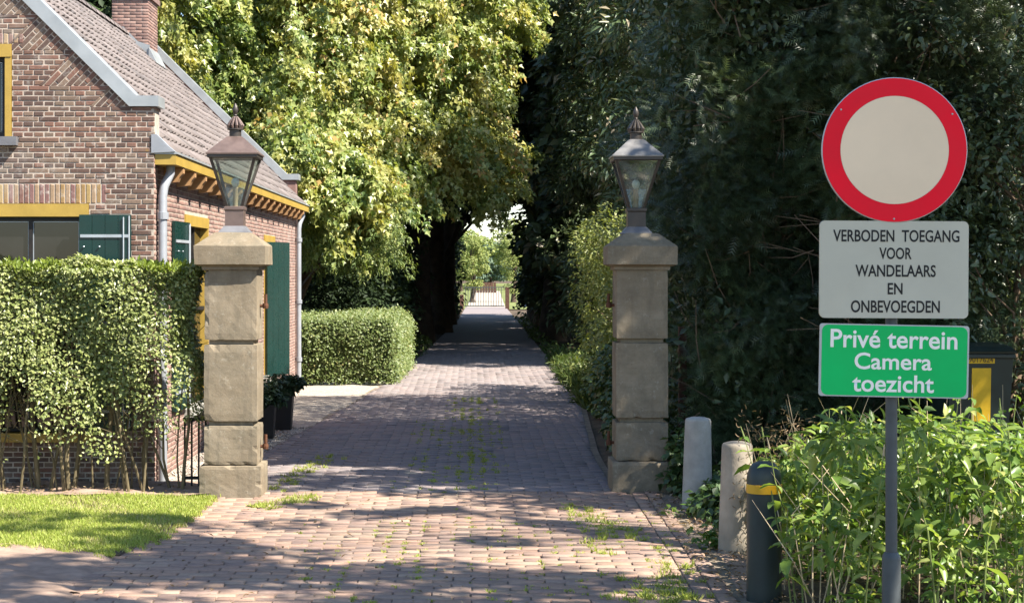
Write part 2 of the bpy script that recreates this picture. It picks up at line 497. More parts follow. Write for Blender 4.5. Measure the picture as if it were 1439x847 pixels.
M['drybits'] = m_leaf('dry_leaf', [(0.0, (0.16, 0.11, 0.065)), (0.6, (0.28, 0.20, 0.12)), (1.0, (0.42, 0.33, 0.22))], 0.2, 0.8, 0.2)

# ------------------------------------------------------------------ foliage
def unit(a):
    return a / np.maximum(np.linalg.norm(a, axis=1, keepdims=True), 1e-9)


LEAF = {  # template points (along, across, up) and faces
    'rhomb': ([(0, 0, 0), (0.42, 0.5, 0.10), (1, 0, -0.08), (0.42, -0.5, 0.10)], [(0, 2, 1), (0, 3, 2)]),
    'lance': ([(0, 0, 0), (0.28, 0.5, 0.10), (0.66, 0.36, 0.06), (1, 0, -0.16), (0.66, -0.36, 0.06), (0.28, -0.5, 0.10), (0.47, 0, 0.0)],
              [(0, 6, 1), (1, 6, 2), (2, 6, 3), (3, 6, 4), (4, 6, 5), (5, 6, 0)]),
    'maple': ([(0, 0, 0), (0.18, 0.44, 0.03), (0.40, 0.30, 0.06), (0.72, 0.55, -0.05), (0.70, 0.20, 0.04), (1.0, 0, -0.10), (0.70, -0.20, 0.04), (0.72, -0.55, -0.05), (0.40, -0.30, 0.06), (0.18, -0.44, 0.03)],
              [(0, 2, 1), (0, 4, 2), (2, 4, 3), (0, 5, 4), (0, 6, 5), (0, 8, 6), (6, 8, 7), (0, 9, 8)]),
    'lobe': ([(0, 0, 0), (0.34, 0.52, 0.08), (0.50, 0.20, 0.02), (1, 0, -0.12), (0.50, -0.20, 0.02), (0.34, -0.52, 0.08)], [(0, 2, 1), (0, 3, 2), (0, 4, 3), (0, 5, 4)]),
    'blade': ([(0, 0.5, 0), (0, -0.5, 0), (0.6, -0.3, 0.10), (0.6, 0.3, 0.10), (1, 0, 0.35)], [(0, 1, 2, 3), (3, 2, 4)]),
}
_n = []
_f = []
for i in range(6):
    u = 0.04 + i * 0.15
    for sgn in (1, -1):
        k = len(_n)
        w = 0.5 * (1 - 0.5 * abs(u - 0.35))
        _n += [(u, 0.0, 0.0), (u + 0.07, 0.0, 0.0), (u + 0.24, sgn * w, -0.05 + 0.03 * (i % 3))]
        _f.append((k, k + 1, k + 2) if sgn > 0 else (k + 1, k, k + 2))
k = len(_n)
_n += [(0, 0.025, 0), (0, -0.025, 0), (1.12, 0, -0.06)]
_f.append((k, k + 1, k + 2))
LEAF['spray'] = (_n, _f)


def leaf_mesh(name, P, D, N, L, W, shape, mat, tint):
    tv, tf = LEAF[shape]
    tv = np.array(tv, dtype=np.float32)
    n, k = len(P), len(tv)
    D = unit(D)
    N = unit(N - D * np.sum(N * D, axis=1, keepdims=True))
    B = np.cross(N, D)
    L = np.broadcast_to(np.asarray(L, dtype=np.float32), (n,))
    W = np.broadcast_to(np.asarray(W, dtype=np.float32), (n,))
    V = (P[:, None, :] + tv[None, :, 0, None] * (D * L[:, None])[:, None, :] + tv[None, :, 1, None] * (B * W[:, None])[:, None, :]
         + tv[None, :, 2, None] * (N * L[:, None])[:, None, :])
    off = (np.arange(n) * k)[:, None]
    sizes_t = [len(f) for f in tf]
    flat = np.concatenate([np.array(f) for f in tf])
    idx = (off + flat[None, :]).ravel()
    return np_mesh(name, V.reshape(-1, 3), idx, np.tile(sizes_t, n), mat, tint=np.repeat(tint, k))


def rdir(n):
    return unit(RNG.normal(size=(n, 3)))


def clump_points(clumps, dens=1.0, shell=0.5):
    """clumps: list of (cx,cy,cz, rx,ry,rz, count). returns points, outward dirs"""
    Ps, Os = [], []
    for cx, cy, cz, rx, ry, rz, cnt in clumps:
        n = max(1, int(cnt * dens))
        d = rdir(n)
        r = shell + (1 - shell) * np.sqrt(RNG.random(n))
        wob = 1 + 0.18 * np.sin(d[:, 0] * 5 + cx * 3) * np.cos(d[:, 2] * 6 + cz * 5)
        R = np.array([rx, ry, rz])
        Ps.append(np.array([cx, cy, cz]) + d * R * (r * wob)[:, None])
        Os.append(unit(d / R))
    return np.concatenate(Ps), np.concatenate(Os)


def foliage(name, clumps, size, aspect, shape, mat, parent=None, dens=1.0, shell=0.45, droop=0.35, up=0.55, jitter=0.6, size_var=0.35, tint_bias=0.0, sunb=0.35, outw=1.0):
    P, O = clump_points(clumps, dens, shell)
    n = len(P)
    N = unit(outw * O + np.array([0, 0, up]) + sunb * np.array(SUN) + jitter * rdir(n))
    D = unit(np.cross(N, rdir(n)) + O * 0.7 + np.array([0, 0, -droop]))
    L = size * (1 + size_var * (RNG.random(n) * 2 - 1))
    tint = np.clip(RNG.beta(2, 2.3, n) + tint_bias, 0, 1)
    me = leaf_mesh(name, P, D, N, L, L * aspect, shape, mat, tint)
    return link(name, me, parent)


def twig_foliage(name, starts, per, length, scatter, size, aspect, shape, mat, parent, down=.6, fwd=(.0, -.3), sunb=.7, tint_bias=0.0, size_var=.5):
    """leaves strung along drooping twigs that start at the given points"""
    S = np.repeat(np.array(starts, float), per, axis=0)
    k, n = len(starts), len(starts) * per
    d = RNG.normal(0, .75, (k, 3)) + np.array([fwd[0], fwd[1], 0]); d[:, 2] = -down + RNG.normal(0, .35, k); d = unit(d)
    ln = length * RNG.uniform(.5, 1.4, k)
    t = RNG.random(n) ** .8
    dd = np.repeat(d, per, axis=0); ll = np.repeat(ln, per)
    P = S + dd * (t * ll)[:, None] + np.array([0, 0, -.18]) * (t * t * ll)[:, None] + RNG.normal(0, 1, (n, 3)) * (scatter * (1.15 - .6 * t))[:, None]
    N = unit(sunb * np.array(SUN) + np.array([0, -.1, .15]) + .75 * rdir(n))
    D = unit(np.cross(N, rdir(n)) + dd * .6 + np.array([0, 0, -.45]))
    L = size * (1 + size_var * (RNG.random(n) * 2 - 1))
    tint = np.clip(RNG.beta(2, 2.3, n) + np.repeat(RNG.normal(0, .14, k), per) + tint_bias, 0, 1)
    return link(name, leaf_mesh(name, P, D, N, L, L * aspect, shape, mat, tint), parent)


def twig_tree(name, label, base, height, r0, starts, per, length, scatter, leaf, size, aspect, shape, cat='tree', limbs=30, **kw):
    root = empty(name, base)
    tag(root, label, cat)
    b = Vector(base)
    branch_mesh('trunk', (0, 0, -0.15), (0, 0, height), r0, [Vector(t[:3]) - b for t in random.sample(starts, limbs)], M['bark'], root)
    twig_foliage('crown', [(s[0] - b.x, s[1] - b.y, s[2] - b.z) for s in starts], per, length, scatter, size, aspect, shape, M[leaf], root, **kw)
    return root


def crown_clumps(c, R, k, r, count, jit=0.3, low=-0.6, rng=random):
    """k sub clumps spread over an ellipsoid crown with centre c, radii R"""
    out = []
    for i in range(k):
        while True:
            d = Vector((rng.gauss(0, 1), rng.gauss(0, 1), rng.gauss(0, 1))).normalized()
            if d.z > low: break
        q = 0.45 + 0.55 * rng.random() ** 0.5
        s = r * (1 + jit * (rng.random() * 2 - 1))
        out.append((c[0] + d.x * R[0] * q, c[1] + d.y * R[1] * q, c[2] + d.z * R[2] * q, s, s, s * 0.72, count))
    return out


def branch_mesh(name, base, top, r0, targets, mat, parent, n=9, sub=0.35, wob=0.12):
    """tapered wobbling trunk from base to top, limbs bending out to the targets"""
    mb = MB()
    base, top = Vector(base), Vector(top)
    steps = 9
    path, rad = [], []
    for i in range(steps + 1):
        f = i / steps
        p = base.lerp(top, f)
        if 0 < i: p += Vector((random.uniform(-wob, wob), random.uniform(-wob, wob), 0)) * min(1, f * 2)
        path.append(p)
        flare = 1.0 + 0.55 * max(0, 1 - f * 9)
        rad.append(r0 * flare * (1 - 0.72 * f))
    mb.tube(path, rad, n)
    for tgt in targets:
        tgt = Vector(tgt)
        f = min(max((tgt.z - base.z) / max(top.z - base.z, 0.1) - 0.25 + random.uniform(-0.12, 0.1), 0.12), 0.95)
        i = f * steps
        a = path[int(i)].lerp(path[min(int(i) + 1, steps)], i - int(i))
        ra = r0 * (1 - 0.72 * f) * sub * 1.2
        mid = a.lerp(tgt, 0.5) + Vector((random.uniform(-.2, .2), random.uniform(-.2, .2), 0.12 * (tgt - a).length))
        mb.tube([a, a.lerp(mid, 0.55) + Vector((0, 0, 0.04)), mid, tgt], [ra, ra * 0.75, ra * 0.5, ra * 0.15], 6)
    return mb.build(name, mat, parent, smooth=True)


def tree(name, label, base, height, r0, clumps, leaf, size, aspect, shape='rhomb', cat='tree', group=None, lean=(0, 0), limbs=10, dens=1.0, trunk_mat='bark', **kw):
    root = empty(name, base)
    tag(root, label, cat, group)
    b = Vector(base)
    tgts = random.sample(clumps, min(limbs, len(clumps)))
    tr = branch_mesh('trunk', (0, 0, -0.15), (lean[0], lean[1], height), r0, [Vector(t[:3]) - b for t in tgts], M[trunk_mat], root)
    cl = [(c[0] - b.x, c[1] - b.y, c[2] - b.z) + tuple(c[3:]) for c in clumps]
    foliage('crown', cl, size, aspect, shape, M[leaf], root, dens=dens, **kw)
    return root


# ------------------------------------------------------------------ bricks: shared shapes
def brick_template(c=0.006):
    """unit brick spanned by half sizes; chamfered on its show face (+w)"""
    V, Fc = [], []
    return V, Fc


def slab_bricks(name, C, U, Wd, Nn, hl, hw, th, mat, cham=0.0022, parent=None, kind='stuff'):
    """many chamfered bricks in one mesh. C centres of show faces, U along, Wd across, Nn outward (n,3); half length/width arrays"""
    n = len(C)
    hl = np.broadcast_to(hl, (n,)); hw = np.broadcast_to(hw, (n,))
    V = np.zeros((n, 12, 3), dtype=np.float32)
    sg = [(-1, -1), (1, -1), (1, 1), (-1, 1)]
    for i, (a, b) in enumerate(sg):
        V[:, i] = C + U * (a * (hl - cham))[:, None] + Wd * (b * (hw - cham))[:, None]
        V[:, 4 + i] = C + U * (a * hl)[:, None] + Wd * (b * hw)[:, None] - Nn * cham
        V[:, 8 + i] = C + U * (a * hl)[:, None] + Wd * (b * hw)[:, None] - Nn * th
    f = [(0, 1, 2, 3)]
    for i in range(4):
        j = (i + 1) % 4
        f.append((4 + i, 4 + j, j, i))
        f.append((8 + i, 8 + j, 4 + j, 4 + i))
    flat = np.array(f).ravel()
    idx = ((np.arange(n) * 12)[:, None] + flat[None, :]).ravel()
    me = np_mesh(name, V.reshape(-1, 3), idx, np.full(n * 9, 4), mat)
    o = link(name, me, parent)
    if kind: o['kind'] = kind
    return o


def clip_poly(poly, a, b):
    """keep the part of poly to the left of the directed line a->b"""
    out = []
    def side(p): return (b[0] - a[0]) * (p[1] - a[1]) - (b[1] - a[1]) * (p[0] - a[0])
    for i in range(len(poly)):
        p, q = poly[i], poly[(i + 1) % len(poly)]
        sp, sq = side(p), side(q)
        if sp >= 0: out.append(p)
        if (sp >= 0) != (sq >= 0):
            t = sp / (sp - sq)
            out.append((p[0] + (q[0] - p[0]) * t, p[1] + (q[1] - p[1]) * t))
    return out


def clip_convex(poly, region):
    for i in range(len(region)):
        poly = clip_poly(poly, region[i], region[(i + 1) % len(region)])
        if len(poly) < 3: return []
    return poly


def area(poly):
    return 0.5 * sum(poly[i][0] * poly[(i + 1) % len(poly)][1] - poly[(i + 1) % len(poly)][0] * poly[i][1] for i in range(len(poly)))


def brick_prism(mb, poly, y_front, depth, ch=0.004):
    """polygon in XZ, chamfered show face looking to -Y"""
    cx = sum(p[0] for p in poly) / len(poly); cz = sum(p[1] for p in poly) / len(poly)
    n = len(poly)
    def ins(p):
        d = math.hypot(p[0] - cx, p[1] - cz)
        k = max(0.2, 1 - ch * 1.3 / max(d, 1e-4)) if d > 0 else 1
        sx = 1 - min(0.6, ch / max(abs(p[0] - cx), 1e-3)); sz = 1 - min(0.6, ch / max(abs(p[1] - cz), 1e-3))
        return (cx + (p[0] - cx) * sx, cz + (p[1] - cz) * sz)
    pts = [(ins(p)[0], y_front, ins(p)[1]) for p in poly] + [(p[0], y_front + ch, p[1]) for p in poly] + [(p[0], y_front + depth, p[1]) for p in poly]
    f = [tuple(range(n))]
    for i in range(n):
        j = (i + 1) % n
        f.append((n + i, n + j, j, i))
        f.append((2 * n + i, 2 * n + j, n + j, n + i))
    mb.poly(pts, f)


# ------------------------------------------------------------------ ground, drive, lawn, gravel
def sheet(name, pts, z, mat, kind='structure', nudge=0.0, res=None):
    mb = MB()
    if res is None:
        mb.poly([(p[0], p[1], z) for p in pts], [tuple(range(len(pts)))])
    return mb


def grid_sheet(name, x0, x1, y0, y1, nx, ny, zf, mat, kind='structure', keep=None):
    xs = np.linspace(x0, x1, nx + 1); ys = np.linspace(y0, y1, ny + 1)
    X, Y = np.meshgrid(xs, ys)
    Z = zf(X, Y)
    V = np.stack([X, Y, Z], -1).reshape(-1, 3)
    i, j = np.meshgrid(np.arange(nx), np.arange(ny))
    a = (j * (nx + 1) + i).ravel()
    q = np.stack([a, a + 1, a + nx + 2, a + nx + 1], 1)
    if keep is not None:
        cx = (X[:-1, :-1] + X[1:, 1:]).ravel() / 2; cy = (Y[:-1, :-1] + Y[1:, 1:]).ravel() / 2
        q = q[keep(cx, cy)]
    me = np_mesh(name, V, q.ravel(), np.full(len(q), 4), mat, smooth=True)
    o = link(name, me)
    o['kind'] = kind
    return o


def wave(X, Y, a, s, ph=0.0):
    return a * (np.sin(X * s + ph) * np.cos(Y * s * 0.83 + 1.3 * ph) + 0.5 * np.sin(X * s * 2.3 + Y * s * 1.9 + ph))


# drive outline: X limits as functions of depth
DL = [(8.0, -2.25), (10.2, -2.25), (10.45, -2.12), (11.2, -2.0), (13.3, -1.98), (13.6, -1.62), (14.6, -1.75), (16.3, -1.95), (20.0, -1.72), (26.6, -1.30), (38.0, -0.96), (60.0, -0.45), (83.0, -0.25)]
DR = [(8.0, 1.16), (13.5, 1.22), (13.7, 1.10), (17.0, 1.15), (21.0, 1.32), (24.0, 1.45), (36.0, 1.5), (83.0, 1.62)]


def interp(T, y):
    return np.interp(y, [t[0] for t in T], [t[1] for t in T])


def drive_z(X, Y):
    """slight ruts and settlement of the brick drive"""
    return 0.012 * np.sin(X * 1.9 + 0.4) * np.cos(Y * 0.55) + 0.006 * np.sin(Y * 1.7 + X * 2.1) + 0.004 * np.sin(X * 5.1 - Y * 0.9)


ground = grid_sheet('ground', -400, 400, -60, 700, 16, 16, lambda X, Y: np.full_like(X, -0.09), M['soil'])
meadow = grid_sheet('meadow', -60, 60, 80.5, 240, 8, 8, lambda X, Y: np.full_like(X, -0.05), M['meadow'])

# bed of the drive (joint sand), following both edges and the settlement
mb = MB()
ys = list(np.linspace(8.0, 37.0, 220)); nx = 36
pts, fc = [], []
for j, y in enumerate(ys):
    xl, xr = float(interp(DL, y)) - 0.05, float(interp(DR, y)) + 0.30
    if y > 13.6: xr -= 0.24
    for i in range(nx + 1):
        x = xl + (xr - xl) * i / nx
        pts.append((x, y, float(drive_z(x, y)) - 0.0095 - (0.025 if abs(y - 13.725) < .07 else 0)))
for j in range(len(ys) - 1):
    for i in range(nx): fc.append((j * (nx + 1) + i, j * (nx + 1) + i + 1, (j + 1) * (nx + 1) + i + 1, (j + 1) * (nx + 1) + i))
mb.poly(pts, fc)
drive = mb.build('driveway', M['joint'], fixn=False, smooth=True)
drive['kind'] = 'structure'
# far track beyond the laid pieces
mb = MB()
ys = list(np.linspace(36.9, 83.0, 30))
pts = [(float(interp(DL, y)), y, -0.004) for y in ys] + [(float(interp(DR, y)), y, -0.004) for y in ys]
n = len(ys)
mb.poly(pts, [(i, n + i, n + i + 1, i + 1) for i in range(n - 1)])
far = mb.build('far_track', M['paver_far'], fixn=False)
far['kind'] = 'structure'
mb = MB()
mb.poly([(-0.2, 83, -0.02), (1.6, 83, -0.02), (2.4, 150, -0.02), (0.2, 150, -0.02)], [(0, 1, 2, 3)])
o = mb.build('gravel_path', M['gravel'], fixn=False); o['kind'] = 'structure'

# bricks in running bond
BL, BW, GAP = 0.205, 0.100, 0.007
TH = 13.70                                    # threshold between the pillars
rows = []
y = 8.7
k = 0
while y < 36.9:
    rows.append((y, k)); k += 1
    y += BW
    if abs(y - TH) < BW * 0.5: y += 0.045
cent, hl_, hw_, ang, inner = [], [], [], [], []
rr = random.Random(3)
for (yr, k) in rows:
    yc = yr + BW / 2
    xl, xr = float(interp(DL, yc)), float(interp(DR, yc))
    off = (k % 2) * BL / 2 + rr.uniform(-0.006, 0.006)
    i0 = math.floor((xl - off) / BL)
    x = i0 * BL + off
    while x < xr:
        a, b = x, x + BL
        ragged = rr.uniform(-0.02, 0.02) if yc < 13.6 and xl < -1.9 else 0
        a, b = max(a, xl + ragged), min(b, xr)
        if b - a > 0.045:
            wob = 0.004
            cent.append(((a + b) / 2 + rr.uniform(-wob, wob) * .4, yc + 0.012 * math.sin(x * 1.3) + rr.uniform(-wob, wob) * .5, 0))
            hl_.append((b - a) / 2 - GAP * 0.5 - rr.random() * 0.004)
            hw_.append(BW / 2 - GAP * .3 - rr.random() * 0.0022)
            ang.append(rr.gauss(0, 0.008))
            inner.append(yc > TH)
        x += BL
# two courses laid lengthwise along the outer right edge
y = 8.7
while y < 13.5:
    for c in range(2):
        xx = float(interp(DR, y)) + 0.055 + c * 0.105
        cent.append((xx + rr.uniform(-.004, .004), y + BL / 2 + c * 0.09, 0)); hl_.append(BW / 2 - 0.004); hw_.append(BL / 2 - 0.004); ang.append(rr.gauss(0, 0.015)); inner.append(False)
    y += BL
cent = np.array(cent); hl_ = np.array(hl_); hw_ = np.array(hw_); ang = np.array(ang); inner = np.array(inner)
nb = len(cent)
cent[:, 2] = drive_z(cent[:, 0], cent[:, 1]) * np.where(cent[:, 1] > 9, 1, 1) + RNG.normal(0, 0.0022, nb) - np.where(inner, 0.0, 0.0)
tiltx = RNG.normal(0, 0.006, nb); tilty = RNG.normal(0, 0.009, nb)
U = np.stack([np.cos(ang), np.sin(ang), tiltx], 1); U = unit(U)
Wd = np.stack([-np.sin(ang), np.cos(ang), tilty], 1); Wd = unit(Wd - U * np.sum(U * Wd, 1, keepdims=True))
Nn = np.cross(U, Wd)
px = VPX + F * cent[:, 0] / cent[:, 1]
py = VPY + F * EYE / cent[:, 1]
inframe = (px > -25) & (px < 1100) & (py < 851)
full = (hl_ > 0.09) & (hw_ < 0.06)
order = np.argsort(cent[:, 1] + np.where(inframe & full, 0, 1e3))
single = np.zeros(nb, bool); single[order[:300]] = True
# single bricks share one mesh
ref = MB()
b_ = slab_bricks('brick_shape', np.zeros((1, 3)), np.array([[1., 0, 0]]), np.array([[0, 1., 0]]), np.array([[0, 0, 1.]]), BL / 2 - GAP * 0.5 - 0.002, BW / 2 - GAP * .3 - 0.001, 0.05, M['paver'], kind=None)
bme = b_.data
bpy.data.objects.remove(b_)
for i in np.where(single)[0]:
    o = link('brick', bme, drive)
    o.matrix_local = Matrix(((U[i][0], Wd[i][0], Nn[i][0], cent[i][0]), (U[i][1], Wd[i][1], Nn[i][1], cent[i][1]), (U[i][2], Wd[i][2], Nn[i][2], cent[i][2]), (0, 0, 0, 1)))
r = ~single & ~inner
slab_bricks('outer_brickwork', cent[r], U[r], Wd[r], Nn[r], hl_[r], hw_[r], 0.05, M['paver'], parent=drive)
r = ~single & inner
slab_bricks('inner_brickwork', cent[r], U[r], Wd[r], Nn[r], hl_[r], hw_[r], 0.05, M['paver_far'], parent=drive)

# worn edging slabs on the right, outside the gate
mb = MB()
y = 8.6
slabs = empty('edging_strip', (1.55, 8.6, 0)); slabs['kind'] = 'structure'
while y < 13.4:
    w = random.uniform(0.32, 0.42)
    m2 = MB(); m2.box(-0.10, 0.10, 0, w - 0.012, -0.07, -0.012 + random.uniform(-0.012, 0.008), 0.012)
    o = m2.build('slab', M['dust'], slabs); o.location = (random.uniform(-.01, .01), y - 8.6, 0); o.rotation_euler = (random.gauss(0, .01), random.gauss(0, .02), random.gauss(0, .02))
    y += w

# lawn
LAWN = [(-2.14, 10.44), (-2.0, 11.18), (-1.93, 12.3), (-1.95, 13.30), (-2.05, 13.42), (-6.5, 13.42), (-6.5, 10.7), (-2.9, 10.95), (-2.42, 10.76)]
def in_poly(x, y, poly):
    c = np.zeros(np.shape(x), bool)
    n = len(poly)
    for i in range(n):
        x1, y1 = poly[i]; x2, y2 = poly[(i + 1) % n]
        cond = ((y1 > y) != (y2 > y)) & (x < (x2 - x1) * (y - y1) / (y2 - y1 + 1e-12) + x1)
        c ^= cond
    return c


def lawn_z(X, Y): return 0.018 + wave(X, Y, 0.008, 3.0)


lawn = grid_sheet('lawn', -6.5, -1.88, 10.3, 13.5, 90, 70, lambda X, Y: lawn_z(X, Y) - 0.012, M['soil'], keep=lambda x, y: in_poly(x, y, LAWN))
n = 110000
x = RNG.uniform(-4.2, -1.85, n); y = RNG.uniform(10.3, 13.5, n)
edge = 0.05 * np.sin(x * 17) + 0.04 * np.sin(x * 41 + y * 23) + RNG.normal(0, 0.03, n)
ok = in_poly(x + edge, y + edge * 0.6, LAWN)
bare = np.sin(x * 3.1 + 1) * np.cos(y * 2.7) + 0.6 * np.sin(x * 7.3 + y * 5.1)
ok &= (bare + RNG.normal(0, 0.5, n) < 1.15) & (RNG.random(n) < np.clip((13.47 - y) / 0.22, 0.08, 1))
x, y = x[ok], y[ok]; n = len(x)
P = np.stack([x, y, lawn_z(x, y) - 0.014], 1)
D = unit(np.stack([RNG.normal(0, .45, n), RNG.normal(0, .45, n), np.ones(n)], 1))
me = leaf_mesh('grass', P, D, rdir(n), RNG.uniform(0.014, 0.040, n), RNG.uniform(0.004, 0.008, n), 'blade', M['grass'], np.clip(RNG.beta(2, 2, n) + 0.18 * (bare[ok] > 0.5), 0, 1))
o = link('grass', me); tag(o, 'short sunlit lawn grass in front of the tall hedge', 'grass', kind='stuff')

# bare earth between lawn and bricks
EARTH = [(-7, 7.6), (-2.02, 7.6), (-1.98, 9.0), (-2.10, 9.7), (-2.02, 10.2), (-2.1, 10.46), (-2.4, 10.80), (-2.9, 11.0), (-7, 10.8)]
grid_sheet('bare_earth', -7, -1.85, 7.6, 11.1, 240, 170, lambda X, Y: 0.014 + wave(X, Y, 0.010, 5.0) + wave(X, Y, 0.004, 19.0) - 0.03 * np.clip((X + 2.2) / .2, 0, 1), M['dust'], keep=lambda x, y: in_poly(x + .05 * np.sin(y * 9) + .03 * np.sin(y * 23), y, EARTH))
# strip of earth under the tall hedge
grid_sheet('hedge_bed', -6.5, -1.95, 13.36, 14.22, 60, 16, lambda X, Y: 0.016 + wave(X, Y, 0.014, 7.0), M['dust'])
# gravel by the house
GRAV = [(-2.5, 13.9), (-1.62, 13.9), (-1.75, 14.6), (-1.95, 16.3), (-1.72, 20), (-1.30, 26.6), (-1.22, 28), (-2.7, 28)]
grid_sheet('gravel_strip', -2.75, -1.1, 13.9, 28, 60, 220, lambda X, Y: -0.012 + wave(X, Y, 0.007, 6.0), M['gravel'], keep=lambda x, y: in_poly(x, y, GRAV))
n = 5000
x = RNG.uniform(-2.6, -1.6, n); y = 13.95 + 5.5 * RNG.random(n) ** 1.5
ok = in_poly(x, y, GRAV); x, y = x[ok], y[ok]; n = len(x)
s = RNG.uniform(0.006, 0.016, n)
oct_ = np.array([(1, 0, 0), (-1, 0, 0), (0, 1, 0), (0, -1, 0), (0, 0, .7), (0, 0, -.7)], dtype=np.float32)
of = np.array([(0, 2, 4), (2, 1, 4), (1, 3, 4), (3, 0, 4), (2, 0, 5), (1, 2, 5), (3, 1, 5), (0, 3, 5)])
V = np.stack([x, y, np.full(n, -0.006)], 1)[:, None, :] + oct_[None] * s[:, None, None] * RNG.uniform(.7, 1.3, (n, 6, 1))
idx = ((np.arange(n) * 6)[:, None] + of.ravel()[None]).ravel()
o = link('pebbles', np_mesh('pebbles', V.reshape(-1, 3), idx, np.full(n * 8, 3), M['pebble']))
tag(o, 'loose pale gravel beside the brick house', 'gravel', kind='stuff')
# verge on the right: litter covered soil, rising a little
def verge_z(X, Y): return -0.02 + 0.10 * np.clip((X - 1.6) / 2.0, 0, 1) + wave(X, Y, 0.012, 4.0)
VERGE_L = [(8.0, 1.62), (13.3, 1.62), (13.5, 1.30), (17.0, 1.22), (21.0, 1.38), (24.0, 1.50), (36.0, 1.55)]
grid_sheet('verge', 1.15, 9, 5.0, 40, 60, 150, lambda X, Y: np.where(X < interp(VERGE_L, Y), -0.06, verge_z(X, Y)), M['soil'])
# bank under the trees on the left beyond the house
grid_sheet('wood_floor', -30, -0.2, 27.5, 80, 60, 80, lambda X, Y: np.where(X > interp(DL, Y) - 0.1, -0.06, 0.0 + wave(X, Y, 0.02, 2.0)), M['soil'])

# weeds in the joints
tufts = []
def tuft_line(px0, py0, px1, py1, n, spread=0.012, size=0.03):
    x0, y0 = ground_at(px0, py0); x1, y1 = ground_at(px1, py1)
    for i in range(n):
        f = random.random()
        x = x0 + (x1 - x0) * f; y = y0 + (y1 - y0) * f
        kr = round((y - 8.7) / BW)                                     # settle on a head joint
        xx = round((x - (kr % 2) * BL / 2) / BL) * BL + (kr % 2) * BL / 2
        tufts.append((xx + random.gauss(0, spread), 8.7 + (kr + random.random()) * BW, size * random.uniform(.6, 1.4)))
for k in range(9):
    tuft_line(628 + k * 10, 690, 636 + k * 7, 560, 46 if k in (3, 4, 5) else 18, size=0.027)
for k in range(5):
    tuft_line(560 + k * 14, 690, 590 + k * 10, 590, 14, size=0.022)
tuft_line(385, 690, 470, 640, 70, 0.05, 0.03)
tuft_line(360, 715, 430, 700, 60, 0.05, 0.035)
tuft_line(805, 712, 850, 790, 45, 0.03, 0.035)
tuft_line(820, 730, 900, 765, 35, 0.04, 0.035)
for k in range(44):
    a = random.uniform(400, 960); b = random.uniform(698, 830)
    tuft_line(a, b, a - (662 - a) * -.08, b + 40, 6, 0.010, 0.016)
for k in range(14):
    tuft_line(random.uniform(850, 985), random.uniform(790, 846), random.uniform(850, 985), 846, 7, 0.02, 0.035)
T = np.array(tufts)
rep = 16
T = np.repeat(T, rep, axis=0); n = len(T)
P = np.stack([T[:, 0] + RNG.normal(0, .014, n), T[:, 1] + RNG.normal(0, .010, n), drive_z(T[:, 0], T[:, 1]) - 0.006], 1)
D = unit(np.stack([RNG.normal(0, .55, n), RNG.normal(0, .55, n), np.ones(n)], 1))
o = link('joint_grass', leaf_mesh('joint_grass', P, D, rdir(n), T[:, 2] * RNG.uniform(.7, 1.3, n), RNG.uniform(.005, .009, n), 'blade', M['grass'], RNG.beta(2, 2, n)))
tag(o, 'tufts of grass growing in the joints of the brick drive', 'grass', kind='stuff')
# leaf litter
n = 2600
x = RNG.uniform(1.30, 2.6, n); y = RNG.uniform(8.5, 14, n)
x2 = RNG.uniform(-2, 1.3, 260); y2 = RNG.uniform(9, 13.6, 260)
x = np.concatenate([x, x2, RNG.uniform(-5, -1.9, 300)]); y = np.concatenate([y, y2, RNG.uniform(13.35, 14.1, 300)])
n = len(x)
z = np.where(x > 1.62, verge_z(x, y) + 0.008, np.where(x < -1.9, 0.03, 0.012))
N = unit(np.stack([RNG.normal(0, .4, n), RNG.normal(0, .4, n), np.ones(n)], 1))
o = link('leaf_litter', leaf_mesh('leaf_litter', np.stack([x, y, z], 1), np.cross(N, rdir(n)), N, RNG.uniform(.015, .05, n), RNG.uniform(.008, .025, n), 'rhomb', M['drybits'], RNG.random(n)))
tag(o, 'dry fallen leaves and twig litter along the drive edge', 'leaf litter', kind='stuff')

# ------------------------------------------------------------------ brick house
YF, YB = 14.25, 25.80            # front and rear gable
XR, XA = -2.54, -4.73            # right-hand wall, apex
XL = 2 * XA - XR
SL = 0.98
def gab(x):                      # underside of the gable coping
    x = x if x > XA else 2 * XA - x
    return 3.01 + SL * max(0.0, -2.72 - x)
def roof_z(x):
    x = x if x > XA else 2 * XA - x
    return 2.66 + SL * (-2.40 - x)
house = empty('brick_house', (XA, YF, 0))
tag(house, 'old brick house with pantile roof behind the tall hedge', 'house')
hinv = Matrix.Translation(house.location).inverted()
def hp(o):                       # keep world coordinates under the house
    o.parent = house
    o.matrix_parent_inverse = hinv
    return o
def hpart(mb, name, mat, smooth=False, parent=None, fixn=True):
    o = mb.build(name, mat, None, smooth, fixn=fixn)
    if parent is None: return hp(o)
    o.parent = parent
    return o

